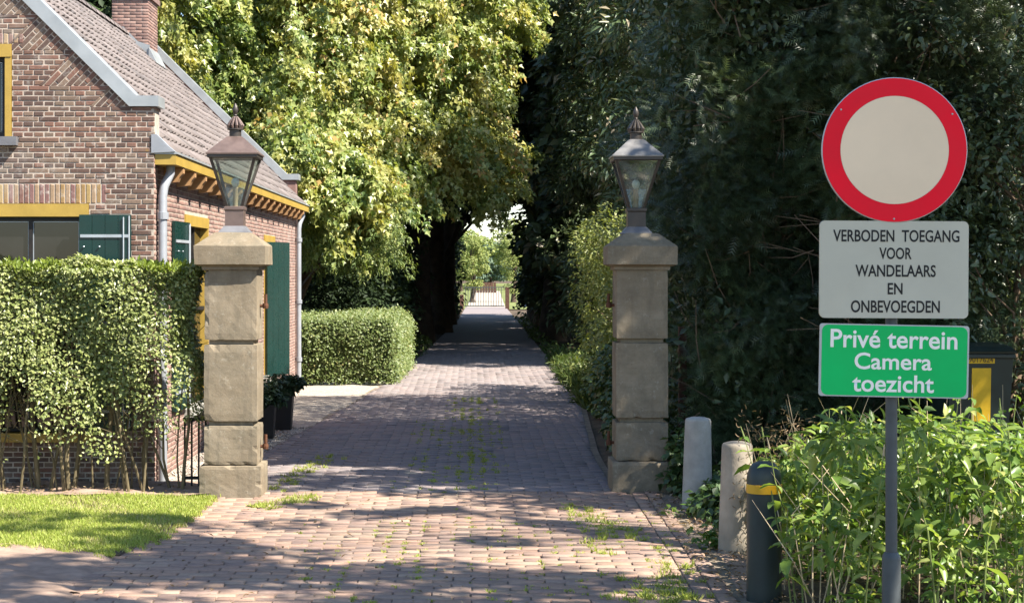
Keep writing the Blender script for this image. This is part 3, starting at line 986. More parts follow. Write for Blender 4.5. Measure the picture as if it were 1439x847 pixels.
WIN = [(-4.01, -3.06, 0.377, 2.236), (-4.35, -3.677, 2.743, 3.513)]      # openings in the front wall
SOL = [(-4.16, -2.935, 2.236, 2.396), (-4.45, -3.60, 3.513, 3.600)]      # soldier courses over them
GABS = [[(XL, -0.2), (XR, -0.2), (XR, 3.0), (XL, 3.0)], [(2 * XA + 2.72, 3.0), (-2.72, 3.0), (-2.72, 3.01), (XA, gab(XA)), (2 * XA + 2.72, 3.01)]]
mb = MB()
xs = sorted({XL, XR, -4.01, -3.06, -4.35, -3.677})
for a, b in zip(xs[:-1], xs[1:]):
    spans = sorted([(w[2], w[3]) for w in WIN if w[0] <= a + 1e-6 and w[1] >= b - 1e-6])
    z = -0.2
    for s0, s1 in spans + [(6, 6)]:
        for reg in GABS:
            p = clip_convex([(a, z), (b, z), (b, s0), (a, s0)], reg)
            if len(p) >= 3 and area(p) > 1e-5: mb.prism(p, YF, YF + 0.24)
        z = s1
wall = hpart(mb, 'wall', M['mortar'])
# courses
CH, ST = 0.0413, 0.165
JO = 0.0075
zb = [3.01, 3.177, 3.462, 3.747, 4.032, 4.317, 4.60]
def xcop(z): return -2.72 - (z - 3.01) / SL
pieces = []      # (poly, full?)
def emit(rect, region, full_area):
    p = clip_convex(rect, region)
    if len(p) < 3: return
    ar = area(p)
    if ar < 0.0007: return
    pieces.append((p, ar > full_area * 0.985))
regions = [([(XA - 0.3, -0.1), (XR, -0.1), (XR, 3.01), (XA - 0.3, 3.01)])]
tri = []
for zc, zt in zip(zb[:-1], zb[1:]):
    B = (xcop(zt), zt); C = (xcop(zc), zc); A = (B[0] - SL * (zt - zc), zc)
    regions.append([(XA - 0.3, zc), A, B, (XA - 0.3, zt)])
    tri.append((A, C, B))
rr = random.Random(5)
k = 0
z = 0.0
while z < 4.55:
    ln = ST if k % 2 == 0 else ST / 2
    off = {0: 0.0, 1: ST / 4, 2: ST / 2, 3: ST / 4}[k % 4]
    zc = z + CH / 2
    holes = [(w[0], w[1]) for w in WIN + SOL if w[2] - 0.012 < zc < w[3] + 0.012]
    x = XA - 0.3 + off - ST
    while x < XR:
        a, b = x + JO / 2 + rr.uniform(0, .002), x + ln - JO / 2 - rr.uniform(0, .002)
        segs = [(a, min(b, XR))]
        for h0, h1 in holes:
            segs = [s for q in segs for s in ((q[0], min(q[1], h0)), (max(q[0], h1), q[1])) if s[1] - s[0] > 0.02]
        for s0, s1 in segs:
            if s1 - s0 < 0.02: continue
            dz = rr.uniform(-.0015, .0015)
            rect = [(s0, z + JO / 2 + dz), (s1, z + JO / 2 + rr.uniform(-.0015, .0015)), (s1, z + CH - JO / 2 + dz), (s0, z + CH - JO / 2 + rr.uniform(-.0015, .0015))]
            for R in regions: emit(rect, R, (s1 - s0) * (CH - JO))
        x += ln
    z += CH; k += 1
for A, C, B in tri:              # tumbled-in wedges: courses square to the coping
    u = Vector((SL, 1)).normalized(); v = Vector((1, -SL)).normalized()
    o2 = Vector(A)
    T3 = [A, C, B]
    j = 0
    dist = -0.02
    while dist < 0.42:
        s = -0.05 - (j % 2) * ST / 2
        while s < 0.45:
            c0 = o2 + u * (s + JO / 2) + v * (dist + JO / 2); c1 = o2 + u * (s + ST - JO / 2) + v * (dist + JO / 2)
            c2 = o2 + u * (s + ST - JO / 2) + v * (dist + CH - JO / 2); c3 = o2 + u * (s + JO / 2) + v * (dist + CH - JO / 2)
            rect = [tuple(c3), tuple(c2), tuple(c1), tuple(c0)]
            if area(rect) < 0: rect = rect[::-1]
            emit(rect, T3, 9)
            s += ST
        dist += CH; j += 1
vis = [i for i, (p, f) in enumerate(pieces) if p[0][1] > 1.72 and max(q[0] for q in p) > -3.76 and min(q[1] for q in p) < 3.9]
vis.sort(key=lambda i: -area(pieces[i][0]))
singles = set(vis[:300])
mb = MB()
for i, (p, f) in enumerate(pieces):
    yf = YF - 0.0035 + rr.uniform(-.002, .002)
    if i in singles:
        m2 = MB(); brick_prism(m2, p, yf, 0.03)
        hpart(m2, 'brick', M['wall_brick'], parent=wall, fixn=False)
    else:
        brick_prism(mb, p, yf, 0.03)
o = hpart(mb, 'brickwork', M['wall_brick'], parent=wall, fixn=False); o['kind'] = 'stuff'
for (x0, x1, z0, z1) in SOL:
    x = x0
    while x < x1 - 0.02:
        m2 = MB(); zz = z0 + rr.uniform(0.002, .006)
        brick_prism(m2, [(x + .004, zz), (x + CH - .004, zz), (x + CH - .004, z1 - rr.uniform(.003, .012)), (x + .004, z1 - .004)], YF - 0.004 + rr.uniform(-.002, .002), 0.03)
        hpart(m2, 'soldier_brick', M['soldier'], parent=wall, fixn=False)
        x += CH

# side wall on the drive side
SWIN = [(15.75, 17.15, 0.45, 2.20), (21.78, 22.95, 0.39, 2.14)]
mb = MB()
cuts = sorted({YF + 0.24, YB, 15.75, 17.15, 21.78, 22.95})
for a, b in zip(cuts[:-1], cuts[1:]):
    z = -0.2
    for s0, s1 in sorted([(w[2], w[3]) for w in SWIN if w[0] <= a + 1e-6 and w[1] >= b - 1e-6]) + [(2.66, 2.66)]:
        if s0 > z: mb.box(XR - 0.24, XR, a, b, z, s0)
        z = s1
side = hpart(mb, 'side_wall', M['mortar'])
C_, h_ = [], []
z, k = 0.0, 0
while z < 2.6:
    ln = ST if k % 2 == 0 else ST / 2
    off = {0: 0.0, 1: ST / 4, 2: ST / 2, 3: ST / 4}[k % 4]
    y = YF + off - ST
    zc = z + CH / 2
    holes = [(w[0], w[1]) for w in SWIN if w[2] - .012 < zc < w[3] + 0.012]
    while y < YB:
        segs = [(max(y, YF + .002), min(y + ln, YB))]
        for h0, h1 in holes:
            segs = [s for q in segs for s in ((q[0], min(q[1], h0)), (max(q[0], h1), q[1])) if s[1] - s[0] > 0.02]
        for s0, s1 in segs:
            if s1 - s0 > 0.02:
                C_.append((XR + 0.0035 + rr.uniform(-.0015, .0015), (s0 + s1) / 2, zc)); h_.append((s1 - s0) / 2 - JO / 2)
        y += ln
    z += CH; k += 1
C_ = np.array(C_); n = len(C_)
o = slab_bricks('brickwork', C_, np.tile([[0., 1, 0]], (n, 1)), np.tile([[0., 0, 1]], (n, 1)), np.tile([[1., 0, 0]], (n, 1)), np.array(h_), CH / 2 - JO / 2, 0.03, M['pink_brick'])
o.parent = side
mb = MB()
mb.prism([(XL, -0.2), (XR - .005, -0.2), (XR - .005, 3.0), (-2.72, 3.01), (XA, gab(XA)), (2 * XA + 2.72, 3.01), (XL, 3.0)], YB, YB + 0.24)
mb.box(XL, XL + 0.24, YF + .25, YB - .005, -0.2, 2.66)
hpart(mb, 'rear_wall', M['pink_brick'])

# copings (zinc), front and rear
def coping(y0, y1):
    m2 = MB()
    t = 0.155
    up = [(-2.50, 3.012), (-2.735, 3.012), (XA, gab(XA) + 0.012)]
    top = [(XA, gab(XA) + t), (-2.675, 3.012 + 0.085), (-2.50, 3.012 + 0.085)]
    m2.prism([up[0], top[2], top[1], up[1]][::-1], y0, y1)
    m2.prism([up[1], top[1], top[0], up[2]][::-1], y0, y1)
    mir = lambda p: (2 * XA - p[0], p[1])
    m2.prism([mir(up[1]), mir(top[1]), mir(top[0]), mir(up[2])], y0, y1)
    m2.prism([mir(up[0]), mir(top[2]), mir(top[1]), mir(up[1])], y0, y1)
    return hpart(m2, 'coping', M['zinc'])
coping(YF - 0.028, YF + 0.27)
coping(YB - 0.03, YB + 0.27)
m2 = MB()
m2.box(XR - 0.20, XR + 0.012, YF - 0.0, YF + 0.24, 2.995, 3.008)
hpart(m2, 'kneeler_band', M['pink_brick'])
m2 = MB()      # lead dressed over the gutter end
m2.prism([(XR - 0.02, 2.64), (-2.37, 2.65), (-2.43, 2.70), (XR + .02, 2.79), (XR - .02, 2.79)], YF - 0.012, YF + 0.10)
hpart(m2, 'lead_flashing', M['pipe'])

# roof: deck, pantiles, ridge
mb = MB()
for sgn in (1, -1):
    X = lambda x: x if sgn > 0 else 2 * XA - x
    pts = [(X(-2.42), roof_z(-2.42) - 0.035), (X(XA), roof_z(XA) - 0.035), (X(XA), roof_z(XA) - 0.10), (X(-2.42), roof_z(-2.42) - 0.10)]
    mb.prism(pts, YF + 0.245, YB - 0.003)
roof = hpart(mb, 'roof', M['tile'])
TW, TE = 0.19, 0.19
sl = Vector((-1, 0, SL)).normalized(); nm = Vector((SL, 0, 1)).normalized()
prof = []
for i in range(8):
    f = i / 7
    prof.append((f * (TW + 0.02), 0.016 * (1 - math.cos(2 * math.pi * f)) * (1.0 if f < 0.6 else 0.8)))
tv, tf = [], []
for (vv, lift) in ((0.0, 0.024), (TE + 0.05, 0.0)):
    for (uu, hh) in prof: tv.append((uu, vv, hh + lift))
for (uu, hh) in prof: tv.append((uu, 0.0, hh + 0.006))
for i in range(7):
    tf.append((i, i + 1, 9 + i, 8 + i)); tf.append((16 + i, 17 + i, i + 1, i))
def tile_world(y, s):
    o3 = Vector((-2.40, y, 2.66)) + sl * s - nm * 0.03
    return Matrix(((0, sl.x, nm.x, o3.x), (1, sl.y, nm.y, o3.y), (0, sl.z, nm.z, o3.z), (0, 0, 0, 1)))
tme = bpy.data.meshes.new('tile'); tme.from_pydata(tv, [], tf); tme.materials.append(M['tile'])
tme.polygons.foreach_set('use_smooth', np.array([i % 2 == 0 for i in range(len(tf))]))
cnt = 0
cells = []
nr = int((XA - -2.40) * -1 * math.hypot(1, SL) / TE) + 1
for r_ in range(nr):
    for c_ in range(int((YB - YF - 0.25) / TW)):
        y = YF + 0.25 + c_ * TW; s = -0.02 + r_ * TE
        P3 = Vector((-2.40, y, 2.66)) + sl * s
        ppx = VPX + F * P3.x / P3.y; ppy = VPY - F * (P3.z - EYE) / P3.y
        cells.append((0 if (-10 < ppx and -10 < ppy) else 1, P3.y, y, s))
cells.sort()
TV = np.array(tv); TVh = np.concatenate([TV, np.ones((len(TV), 1))], 1)
V, idx, szs = [], [], []
for i, (_, _, y, s) in enumerate(cells):
    mt = tile_world(y + rr.uniform(-.004, .004), s + rr.uniform(-.006, .006))
    mt = mt @ Matrix.Rotation(rr.gauss(0, .012), 4, 'Z') @ Matrix.Translation((0, 0, rr.uniform(-.003, .003)))
    if i < 300:
        o = link('tile', tme, roof); o.matrix_local = mt
    else:
        b = len(V) * len(tv)
        V.append((TVh @ np.array(mt).T)[:, :3])
        for f in tf: idx.extend(b + q for q in f); szs.append(4)
o = link('tiles', np_mesh('tiles', np.concatenate(V), np.array(idx), np.array(szs), M['tile']), roof); o['kind'] = 'stuff'
y = YF + 0.26
while y < YB - 0.2:
    m2 = MB()
    pts = []
    for e, (yy, rad) in enumerate(((y, 0.078), (y + 0.30, 0.068))):
        for i in range(9):
            a = math.pi * i / 8
            pts.append((XA + rad * 1.15 * math.cos(a), yy, roof_z(XA) - 0.05 + rad * math.sin(a) + 0.01))
    m2.poly(pts, [(i, i + 1, 10 + i, 9 + i) for i in range(8)] + [tuple(range(8, -1, -1))])
    hpart(m2, 'ridge_tile', M['tile'], smooth=True, parent=roof)
    y += 0.28
# chimney
cx0, cx1, cy0, cy1 = -4.89, -4.39, 24.2, 24.92
mb = MB(); mb.box(cx0 + .006, cx1 - .006, cy0 + .006, cy1 - .006, 4.2, 6.2)
chim = hpart(mb, 'chimney', M['mortar'])
C_, U_, N_, h_ = [], [], [], []
z, k = 4.22, 0
while z < 6.18:
    off = (k % 2) * ST / 2
    x = cx0 - off
    while x < cx1:
        a, b = max(x, cx0), min(x + ST, cx1)
        if b - a > 0.02: C_.append(((a + b) / 2, cy0, z + CH / 2)); U_.append((1, 0, 0)); N_.append((0, -1, 0)); h_.append((b - a) / 2 - .004)
        x += ST
    y = cy0 - (ST / 2 - off)
    while y < cy1:
        a, b = max(y, cy0), min(y + ST, cy1)
        if b - a > 0.02: C_.append((cx1, (a + b) / 2, z + CH / 2)); U_.append((0, 1, 0)); N_.append((1, 0, 0)); h_.append((b - a) / 2 - .004)
        y += ST
    z += CH; k += 1
n = len(C_)
o = slab_bricks('brickwork', np.array(C_), np.array(U_, float), np.tile([[0., 0, 1]], (n, 1)), np.array(N_, float), np.array(h_), CH / 2 - .004, 0.03, M['pink_brick'])
o.parent = chim
for e_, z0_, z1_ in ((.03, 5.40, 5.47), (.05, 6.2, 6.3)):
    mb = MB(); mb.box(cx0 - e_, cx1 + e_, cy0 - e_, cy1 + e_, z0_, z1_)
    hpart(mb, 'chimney_band', M['pink_brick'], parent=chim)
mb = MB()
mb.prism([(cx1 + .010, roof_z(cx1) - .02), (cx1 + .12, roof_z(cx1 + .12) + .025), (cx1 + .014, roof_z(cx1) + .12)], cy0 - .04, cy1 + .03)
mb.prism([(cx0, roof_z(XA) - .02), (cx1 + .02, roof_z(cx1) - .05), (cx1 + .02, roof_z(cx1) + .15), (cx1 - .14, roof_z(cx1) + .20), (XA, roof_z(XA) + .07)], cy0 - .022, cy0 - .008)
hpart(mb, 'lead_flashing', M['zinc'], parent=chim)

# gutter, brackets, downpipes
mb = MB(); mb.box(XR + 0.004, -2.365, YF + 0.012, YB + 0.10, 2.548, 2.630)
gut = hpart(mb, 'gutter', M['ochre'])
mb = MB(); mb.box(XR + 0.002, -2.352, YF + 0.006, YB + 0.11, 2.632, 2.648)
hpart(mb, 'gutter_rim', M['zinc'], parent=gut)
y = YF + 0.42
while y < YB:
    m2 = MB(); m2.prism([(XR + .008, 2.545), (-2.375, 2.545), (-2.375, 2.50), (-2.40, 2.475), (-2.42, 2.43), (XR + .008, 2.42)], y, y + 0.09)
    hpart(m2, 'bracket', M['bracket'])
    y += 0.62
def downpipe(y, r=0.036):
    m2 = MB()
    m2.tube([(-2.44, y + .10, 2.55), (-2.44, y + .09, 2.49), (-2.478, y + .02, 2.38), (-2.487, y, 2.30), (-2.487, y, 0.0)], r, 14)
    o = hpart(m2, 'downpipe', M['pipe'], smooth=True)
    for z in (2.14, 1.25, 0.42):
        m2 = MB(); m2.lathe([(r + .001, -.03), (r + .012, -.028), (r + .012, .028), (r + .001, .03)], (-2.487, y, z), 14)
        m2.box(XR + .007, -2.487, y - .012, y + .012, z - .012, z + .012)
        hpart(m2, 'pipe_collar', M['pipe'], parent=o)
downpipe(YF + 0.10)
downpipe(YB - 0.12)

# front windows
def window_front(x0, x1, z0, z1, mull, sill=True):
    w = MB(); fw, fh = 0.055, 0.105
    w.box(x0 + .004, x1 - .004, YF - .018, YF + .10, z1 - fh, z1 - .003)
    w.box(x0 + .004, x0 + fw, YF - .012, YF + .10, z0 + .03, z1 - fh - .002)
    w.box(x1 - fw, x1 - .004, YF - .012, YF + .10, z0 + .03, z1 - fh - .002)
    win = hpart(w, 'window', M['ochre'])
    s = MB(); ix0, ix1, iz0, iz1 = x0 + fw + .003, x1 - fw - .003, z0 + .035, z1 - fh - .004
    s.box(ix0, ix1, YF + .03, YF + .07, iz1 - .03, iz1); s.box(ix0, ix1, YF + .03, YF + .07, iz0, iz0 + .03)
    s.box(ix0, ix0 + .028, YF + .03, YF + .07, iz0 + .031, iz1 - .031); s.box(ix1 - .028, ix1, YF + .03, YF + .07, iz0 + .031, iz1 - .031)
    s.box(mull - .016, mull + .016, YF + .025, YF + .07, iz0 + .031, iz1 - .031)
    hpart(s, 'sash', M['iron'], parent=win)
    for a, b in ((ix0 + .029, mull - .017), (mull + .017, ix1 - .029)):
        p = MB(); p.box(a, b, YF + .05, YF + .056, iz0 + .031, iz1 - .031)
        hpart(p, 'pane', M['dark_glass'], parent=win)
        p = MB(); e = .006   # bright edge bead of the storm glazing
        p.box(a, b, YF + .040, YF + .046, iz1 - .040, iz1 - .034); p.box(a, a + e, YF + .040, YF + .046, iz0 + .04, iz1 - .041); p.box(b - e, b, YF + .040, YF + .046, iz0 + .04, iz1 - .041)
        hpart(p, 'glazing_bead', M['grey_metal'], parent=win)
    if sill:
        p = MB(); p.box(x0 - .05, x1 + .05, YF - .07, YF + .03, z0 - .045, z0 + .025)
        hpart(p, 'sill', M['ochre'] if sill == 1 else M['lead'], parent=win)
    b_ = MB(); b_.box(x0 + .06, x1 - .06, YF + .5, YF + .52, z0, z1)
    return win
window_front(-4.01, -3.06, 0.377, 2.236, -3.535, 1)
window_front(-4.35, -3.677, 2.743, 3.513, -4.01, 2)
def shutter_boards(root, w, z0, z1, nb=4, t=0.03, plain=False):
    """leaf in local x 0..w, y thickness, boards with grooves"""
    bw = w / nb
    for i in range(nb):
        m2 = MB(); m2.box(i * bw + .0012, (i + 1) * bw - .0012, 0, t, z0, z1, 0.003)
        m2.build('board', M['green_paint'], root)
    if plain: return
    m2 = MB()
    for z in (z0 + .16, (z0 + z1) / 2, z1 - .17): m2.box(.012, w - .012, -.009, -.001, z - .012, z + .012)
    m2.build('strap_hinge', M['grey_metal'], root)
    m2 = MB(); m2.tube([(w * .86, -.011, z0 + .05), (w * .86, -.011, z1 - .02)], .006, 8)
    m2.tube([(w * .965, -.004, z0 + .02), (w * .965, -.004, z1 - .01)], .006, 8)
    m2.build('bolt_rod', M['grey_metal'], root)
    m2 = MB()
    for fx in (.1, .4): m2.lathe([(.004, 0), (.009, .004), (.006, .010)], (w * fx, -.012, z1 - .26), 10)
    m2.build('rivet', M['grey_metal'], root)
def shutter(x, y, rz, w, z0, z1, plain=False):
    r_ = empty('shutter', (x - house.location.x, y - house.location.y, 0), rz)
    r_.parent = house
    shutter_boards(r_, w, z0, z1, plain=plain)
shutter(-3.128, YF - 0.062, 0, 0.415, 0.42, 2.145)
shutter(-4.36, YF - 0.062, 0, 0.415, 0.42, 2.145)
# side windows
for (y0, y1, z0, z1) in SWIN:
    w = MB()
    w.box(XR - .10, XR + .016, y0 + .003, y1 - .003, z1 - .10, z1 - .003)
    w.box(XR - .10, XR + .012, y0 + .003, y0 + .07, z0 + .03, z1 - .102); w.box(XR - .10, XR + .012, y1 - .07, y1 - .003, z0 + .03, z1 - .102)
    win = hpart(w, 'window', M['ochre'])
    p = MB(); p.box(XR - .07, XR - .06, y0 + .072, y1 - .072, z0 + .03, z1 - .104); hpart(p, 'pane', M['dark_glass'], parent=win)
    p = MB(); ym = (y0 + y1) / 2
    p.box(XR - .055, XR - .02, ym - .02, ym + .02, z0 + .03, z1 - .104); p.box(XR - .055, XR - .02, y0 + .072, ym - .021, (z0 + z1) / 2, (z0 + z1) / 2 + .035); p.box(XR - .055, XR - .02, ym + .021, y1 - .072, (z0 + z1) / 2, (z0 + z1) / 2 + .035)
    hpart(p, 'glazing_bar', M['iron'], parent=win)
    p = MB(); p.box(XR - .02, XR + .07, y0 - .04, y1 + .04, z0 - .05, z0 + .025); hpart(p, 'sill', M['concrete'], parent=win)
shutter(XR + 0.04, 15.05, math.radians(88), 0.64, 0.5, 2.12)
shutter(XR + 0.045, 21.80, math.radians(69), 0.60, 0.40, 2.05, True)
# wall lamp by the far window
wl_ = empty('wall_lamp', (XR + .01, 20.0, 1.86)); tag(wl_, 'small black bell-shaped lamp on a curved bracket on the house side wall', 'wall lamp')
m2 = MB(); m2.tube([(0, 0, .12), (.07, 0, .22), (.14, 0, .22), (.17, 0, .15)], .009, 8); m2.lathe([(.04, 0), (.04, .01)], (0, 0, .12), 10); m2.build('bracket', M['iron'], wl_)
m2 = MB(); m2.lathe([(.012, .16), (.02, .14), (.045, .10), (.06, 0), (.075, -.04), (.07, -.05), (.02, -.04)], (.17, 0, 0), 14); m2.build('lamp_shade', M['iron'], wl_, smooth=True)

# ------------------------------------------------------------------ gate pillars
def stone_block(x0, x1, y0, y1, z0, z1, seed, bev=0.018):
    """dressed stone block with worn, slightly uneven edges"""
    bm = bmesh.new(); bmesh.ops.create_cube(bm, size=1)
    for v in bm.verts: v.co = Vector(((x0 + x1) / 2 + v.co.x * (x1 - x0), (y0 + y1) / 2 + v.co.y * (y1 - y0), (z0 + z1) / 2 + v.co.z * (z1 - z0)))
    bmesh.ops.subdivide_edges(bm, edges=bm.edges[:], cuts=9, use_grid_fill=True)
    rs = random.Random(seed)
    eps = 1e-4
    for v in bm.verts:
        on = sum([abs(v.co.x - x0) < eps or abs(v.co.x - x1) < eps, abs(v.co.y - y0) < eps or abs(v.co.y - y1) < eps, abs(v.co.z - z0) < eps or abs(v.co.z - z1) < eps])
        if on >= 2:
            k = bev * (rs.uniform(.28, .45) + (rs.random() ** 12) * 1.0) * (1 if on == 2 else 1.3)
            c = Vector(((x0 + x1) / 2, (y0 + y1) / 2, (z0 + z1) / 2))
            for ax, (a, b) in enumerate(((x0, x1), (y0, y1), (z0, z1))):
                if abs(v.co[ax] - a) < eps: v.co[ax] += k * .55
                elif abs(v.co[ax] - b) < eps: v.co[ax] -= k * .55
        else:
            v.co += Vector((rs.gauss(0, .0006), rs.gauss(0, .0006), rs.gauss(0, .0006)))
    m2 = MB(); m2.bm(bm)
    return m2
def pillar(cx, yf, label, seed, side):
    """front face at yf; origin on the ground under the shaft's centre"""
    w, d = 0.40, 0.40
    root = empty('gate_pillar', (cx, yf + d / 2, 0)); tag(root, label, 'gate pillar', 'gate pillars')
    def blk(name, hw, hd, z0, z1, s, bev=.018):
        o = stone_block(-hw, hw, -hd, hd, z0, z1, seed + s, bev).build(name, M['stone'], root, smooth=False); return o
    blk('plinth', .235, .235, -0.05, .232, 1, .02)
    blk('block', .203, .203, .235, .532, 2)
    blk('block', .203, .203, .563, 1.143, 3)
    blk('block', .200, .200, 1.174, 1.705, 4)
    m2 = MB()
    m2.box(-.165, .165, -.165, .165, .525, .570); m2.box(-.165, .165, -.165, .165, 1.135, 1.182); m2.box(-.215, .215, -.215, .215, 1.703, 1.735, .006)
    m2.build('joint', M['stone'], root)
    # cap: overhanging slab and chamfered top
    bm = bmesh.new()
    rings = [(.235, 1.732), (.270, 1.745), (.272, 1.885), (.262, 1.893), (.135, 1.985), (.120, 1.990)]
    vs = []
    rs = random.Random(seed)
    for r_, z in rings:
        ring = []
        for sx, sy in ((-1, -1), (0, -1), (1, -1), (1, 0), (1, 1), (0, 1), (-1, 1), (-1, 0)):
            j = 1 - (0.02 if sx and sy else 0)
            ring.append(bm.verts.new((sx * r_ * j + rs.gauss(0, .002), sy * r_ * j + rs.gauss(0, .002), z + rs.gauss(0, .0015))))
        vs.append(ring)
    for a, b in zip(vs[:-1], vs[1:]):
        for i in range(8): bm.faces.new((a[i], a[(i + 1) % 8], b[(i + 1) % 8], b[i]))
    bm.faces.new(vs[0][::-1]); bm.faces.new(vs[-1])
    m2 = MB(); m2.bm(bm); m2.build('cap', M['stone'], root)
    for z in (.36, 1.43):       # iron hinge pins on the drive side
        m2 = MB(); m2.tube([(side * .19, -.02, z), (side * .235, -.02, z), (side * .245, -.02, z + .01), (side * .245, -.02, z + .09)], .012, 8)
        m2.lathe([(.02, -.02), (.024, 0), (.02, .02)], (side * .243, -.02, z), 10)
        m2.build('hinge_pin', M['rust'], root)
    return root
PL = (-1.812, 13.40); PR = (1.318, 13.70)
pillar(PL[0], PL[1], 'sunlit sandstone gate pillar at the end of the tall hedge', 20, 1)
pillar(PR[0], PR[1], 'shaded sandstone gate pillar next to the concrete bollards', 40, -1)

def lantern(cx, cy, z, label, hood, body, seed):
    root = empty('lantern', (cx, cy, z)); tag(root, label, 'lantern', 'lanterns on the gate pillars')
    def sq(rings, name, mat, parent=root):
        pts, f = [], []
        for r_, zz in rings: pts += [(-r_, -r_, zz), (r_, -r_, zz), (r_, r_, zz), (-r_, r_, zz)]
        for i in range(len(rings) - 1):
            for k in range(4): f.append((i * 4 + k, i * 4 + (k + 1) % 4, i * 4 + 4 + (k + 1) % 4, i * 4 + 4 + k))
        f.append((3, 2, 1, 0)); m = 4 * len(rings) - 4; f.append((m, m + 1, m + 2, m + 3))
        m2 = MB(); m2.poly(pts, f); return m2.build(name, mat, parent)
    sq([(.118, -.004), (.114, .006), (.080, .045), (.076, .05)], 'base_flare', M['lead'])
    sq([(.073, .045), (.070, .055), (.070, .165), (.077, .175), (.077, .195), (.068, .20)], 'neck', body)
    zb_, zt_ = .200, .565
    rb, rt = .068, .178
    for sx, sy in ((-1, -1), (1, -1), (1, 1), (-1, 1)):
        m2 = MB(); e = .011
        b0 = Vector((sx * (rb - e), sy * (rb - e), zb_)); t0 = Vector((sx * (rt - e), sy * (rt - e), zt_))
        pts = []
        for c in (b0, t0): pts += [c + Vector((a * e, b * e, 0)) for a, b in ((-1, -1), (1, -1), (1, 1), (-1, 1))]
        m2.poly(pts, [(0, 1, 5, 4), (1, 2, 6, 5), (2, 3, 7, 6), (3, 0, 4, 7), (3, 2, 1, 0), (4, 5, 6, 7)])
        m2.build('corner_bar', M['bronze'], root)
    for k in range(4):
        a = k * math.pi / 2
        R3 = Matrix.Rotation(a, 4, 'Z')
        b = rb - .012; t_ = rt - .012
        pts = [R3 @ Vector(p) for p in ((-b + .012, -b, zb_ + .004), (b - .012, -b, zb_ + .004), (t_ - .012, -t_, zt_ - .004), (-t_ + .012, -t_, zt_ - .004))]
        off = (R3 @ Vector((0, .003, 0)))
        m2 = MB(); m2.poly(pts + [p + off for p in pts], [(0, 1, 2, 3), (7, 6, 5, 4), (0, 4, 5, 1), (1, 5, 6, 2), (2, 6, 7, 3), (3, 7, 4, 0)])
        m2.build('pane', M['lamp_glass'], root)
    sq([(.180, zt_ - .004), (.190, zt_ + .003), (.190, zt_ + .022), (.184, zt_ + .026)], 'eaves_frame', M['bronze'])
    hd = sq([(.198, zt_ + .024), (.199, zt_ + .034), (.062, zt_ + .162), (.050, zt_ + .168)], 'hood', hood)
    m2 = MB()
    z1 = zt_ + .166
    m2.lathe([(.046, 0), (.046, .05), (.062, .054), (.062, .062), (.046, .066)], (0, 0, z1), 20)
    m2.build('vent_collar', M['bronze'], root, smooth=True)
    m2 = MB()      # fluted crown
    for i in range(10):
        a = 2 * math.pi * i / 10
        m2.tube([(.047 * math.cos(a), .047 * math.sin(a), z1 + .062), (.058 * math.cos(a), .058 * math.sin(a), z1 + .085), (.034 * math.cos(a), .034 * math.sin(a), z1 + .125), (.014 * math.cos(a), .014 * math.sin(a), z1 + .155)], [.011, .012, .009, .005], 6)
    m2.build('crown', body, root, smooth=True)
    m2 = MB(); m2.lathe([(.014, .13), (.012, .16), (.016, .165), (.012, .172), (.020, .19), (.024, .21), (.016, .235), (.003, .258)], (0, 0, z1), 14)
    m2.build('finial', M['bronze'], root, smooth=True)
    m2 = MB(); m2.lathe([(.020, .20), (.020, .33), (.024, .335), (.024, .345), (.016, .35)], (0, 0, 0), 14); m2.build('bulb_holder', M['candle'], root, smooth=True)
    m2 = MB(); m2.lathe([(.012, .348), (.026, .362), (.033, .385), (.026, .408), (.010, .420)], (0, 0, 0), 14); m2.build('bulb', M['bulb'], root, smooth=True)
    return root
lantern(PL[0] + .01, PL[1] + .2, 1.988, 'copper-brown lantern on the sunlit gate pillar', M['copper'], M['copper'], 1)
lantern(PR[0] - .03, PR[1] + .2, 1.988, 'grey-hooded lantern on the shaded gate pillar', M['greyhood'], M['bronze'], 2)

# ------------------------------------------------------------------ bollards
def bollard(x, y, label, h, rb, rt, seed, mat='concrete'):
    root = empty('bollard', (x, y, 0)); tag(root, label, 'bollard', 'bollards along the drive edge')
    m2 = MB(); prof = []
    for i in range(11): prof.append((rb + (rt - rb) * i / 10, -0.08 + (h + 0.055) * i / 10))
    prof += [(rt * .97, h - .012), (rt * .90, h - .003), (rt * .5, h + .008), (0.005, h + .011)]
    m2.lathe(prof, (0, 0, 0), 32)
    rs = random.Random(seed)
    m2.build('body', M[mat], root, smooth=True)
    root.rotation_euler = (rs.uniform(-.02, .02), rs.uniform(-.02, .02), 0)
bollard(1.632, 12.85, 'pale concrete bollard closest to the gate pillar', .635, .112, .094, 1)
bollard(1.612, 10.86, 'chipped concrete bollard between the pale one and the dark banded one', .65, .105, .094, 2, 'tan_concrete')
root = empty('bollard', (1.525, 9.26, 0)); tag(root, 'dark plastic bollard with a yellow band, overgrown by weeds', 'bollard', 'bollards along the drive edge')
m2 = MB(); m2.lathe([(.092, -.08), (.090, .3), (.090, .575), (.090, .62), (.087, .64), (.076, .675), (.058, .698), (.03, .708), (.004, .71)], (0, 0, 0), 36); m2.build('body', M['bollard'], root, smooth=True)
m2 = MB(); m2.lathe([(.0905, .545), (.0925, .547), (.0925, .590), (.0905, .592)], (0, 0, 0), 36); m2.build('band', M['yellow'], root, smooth=True)

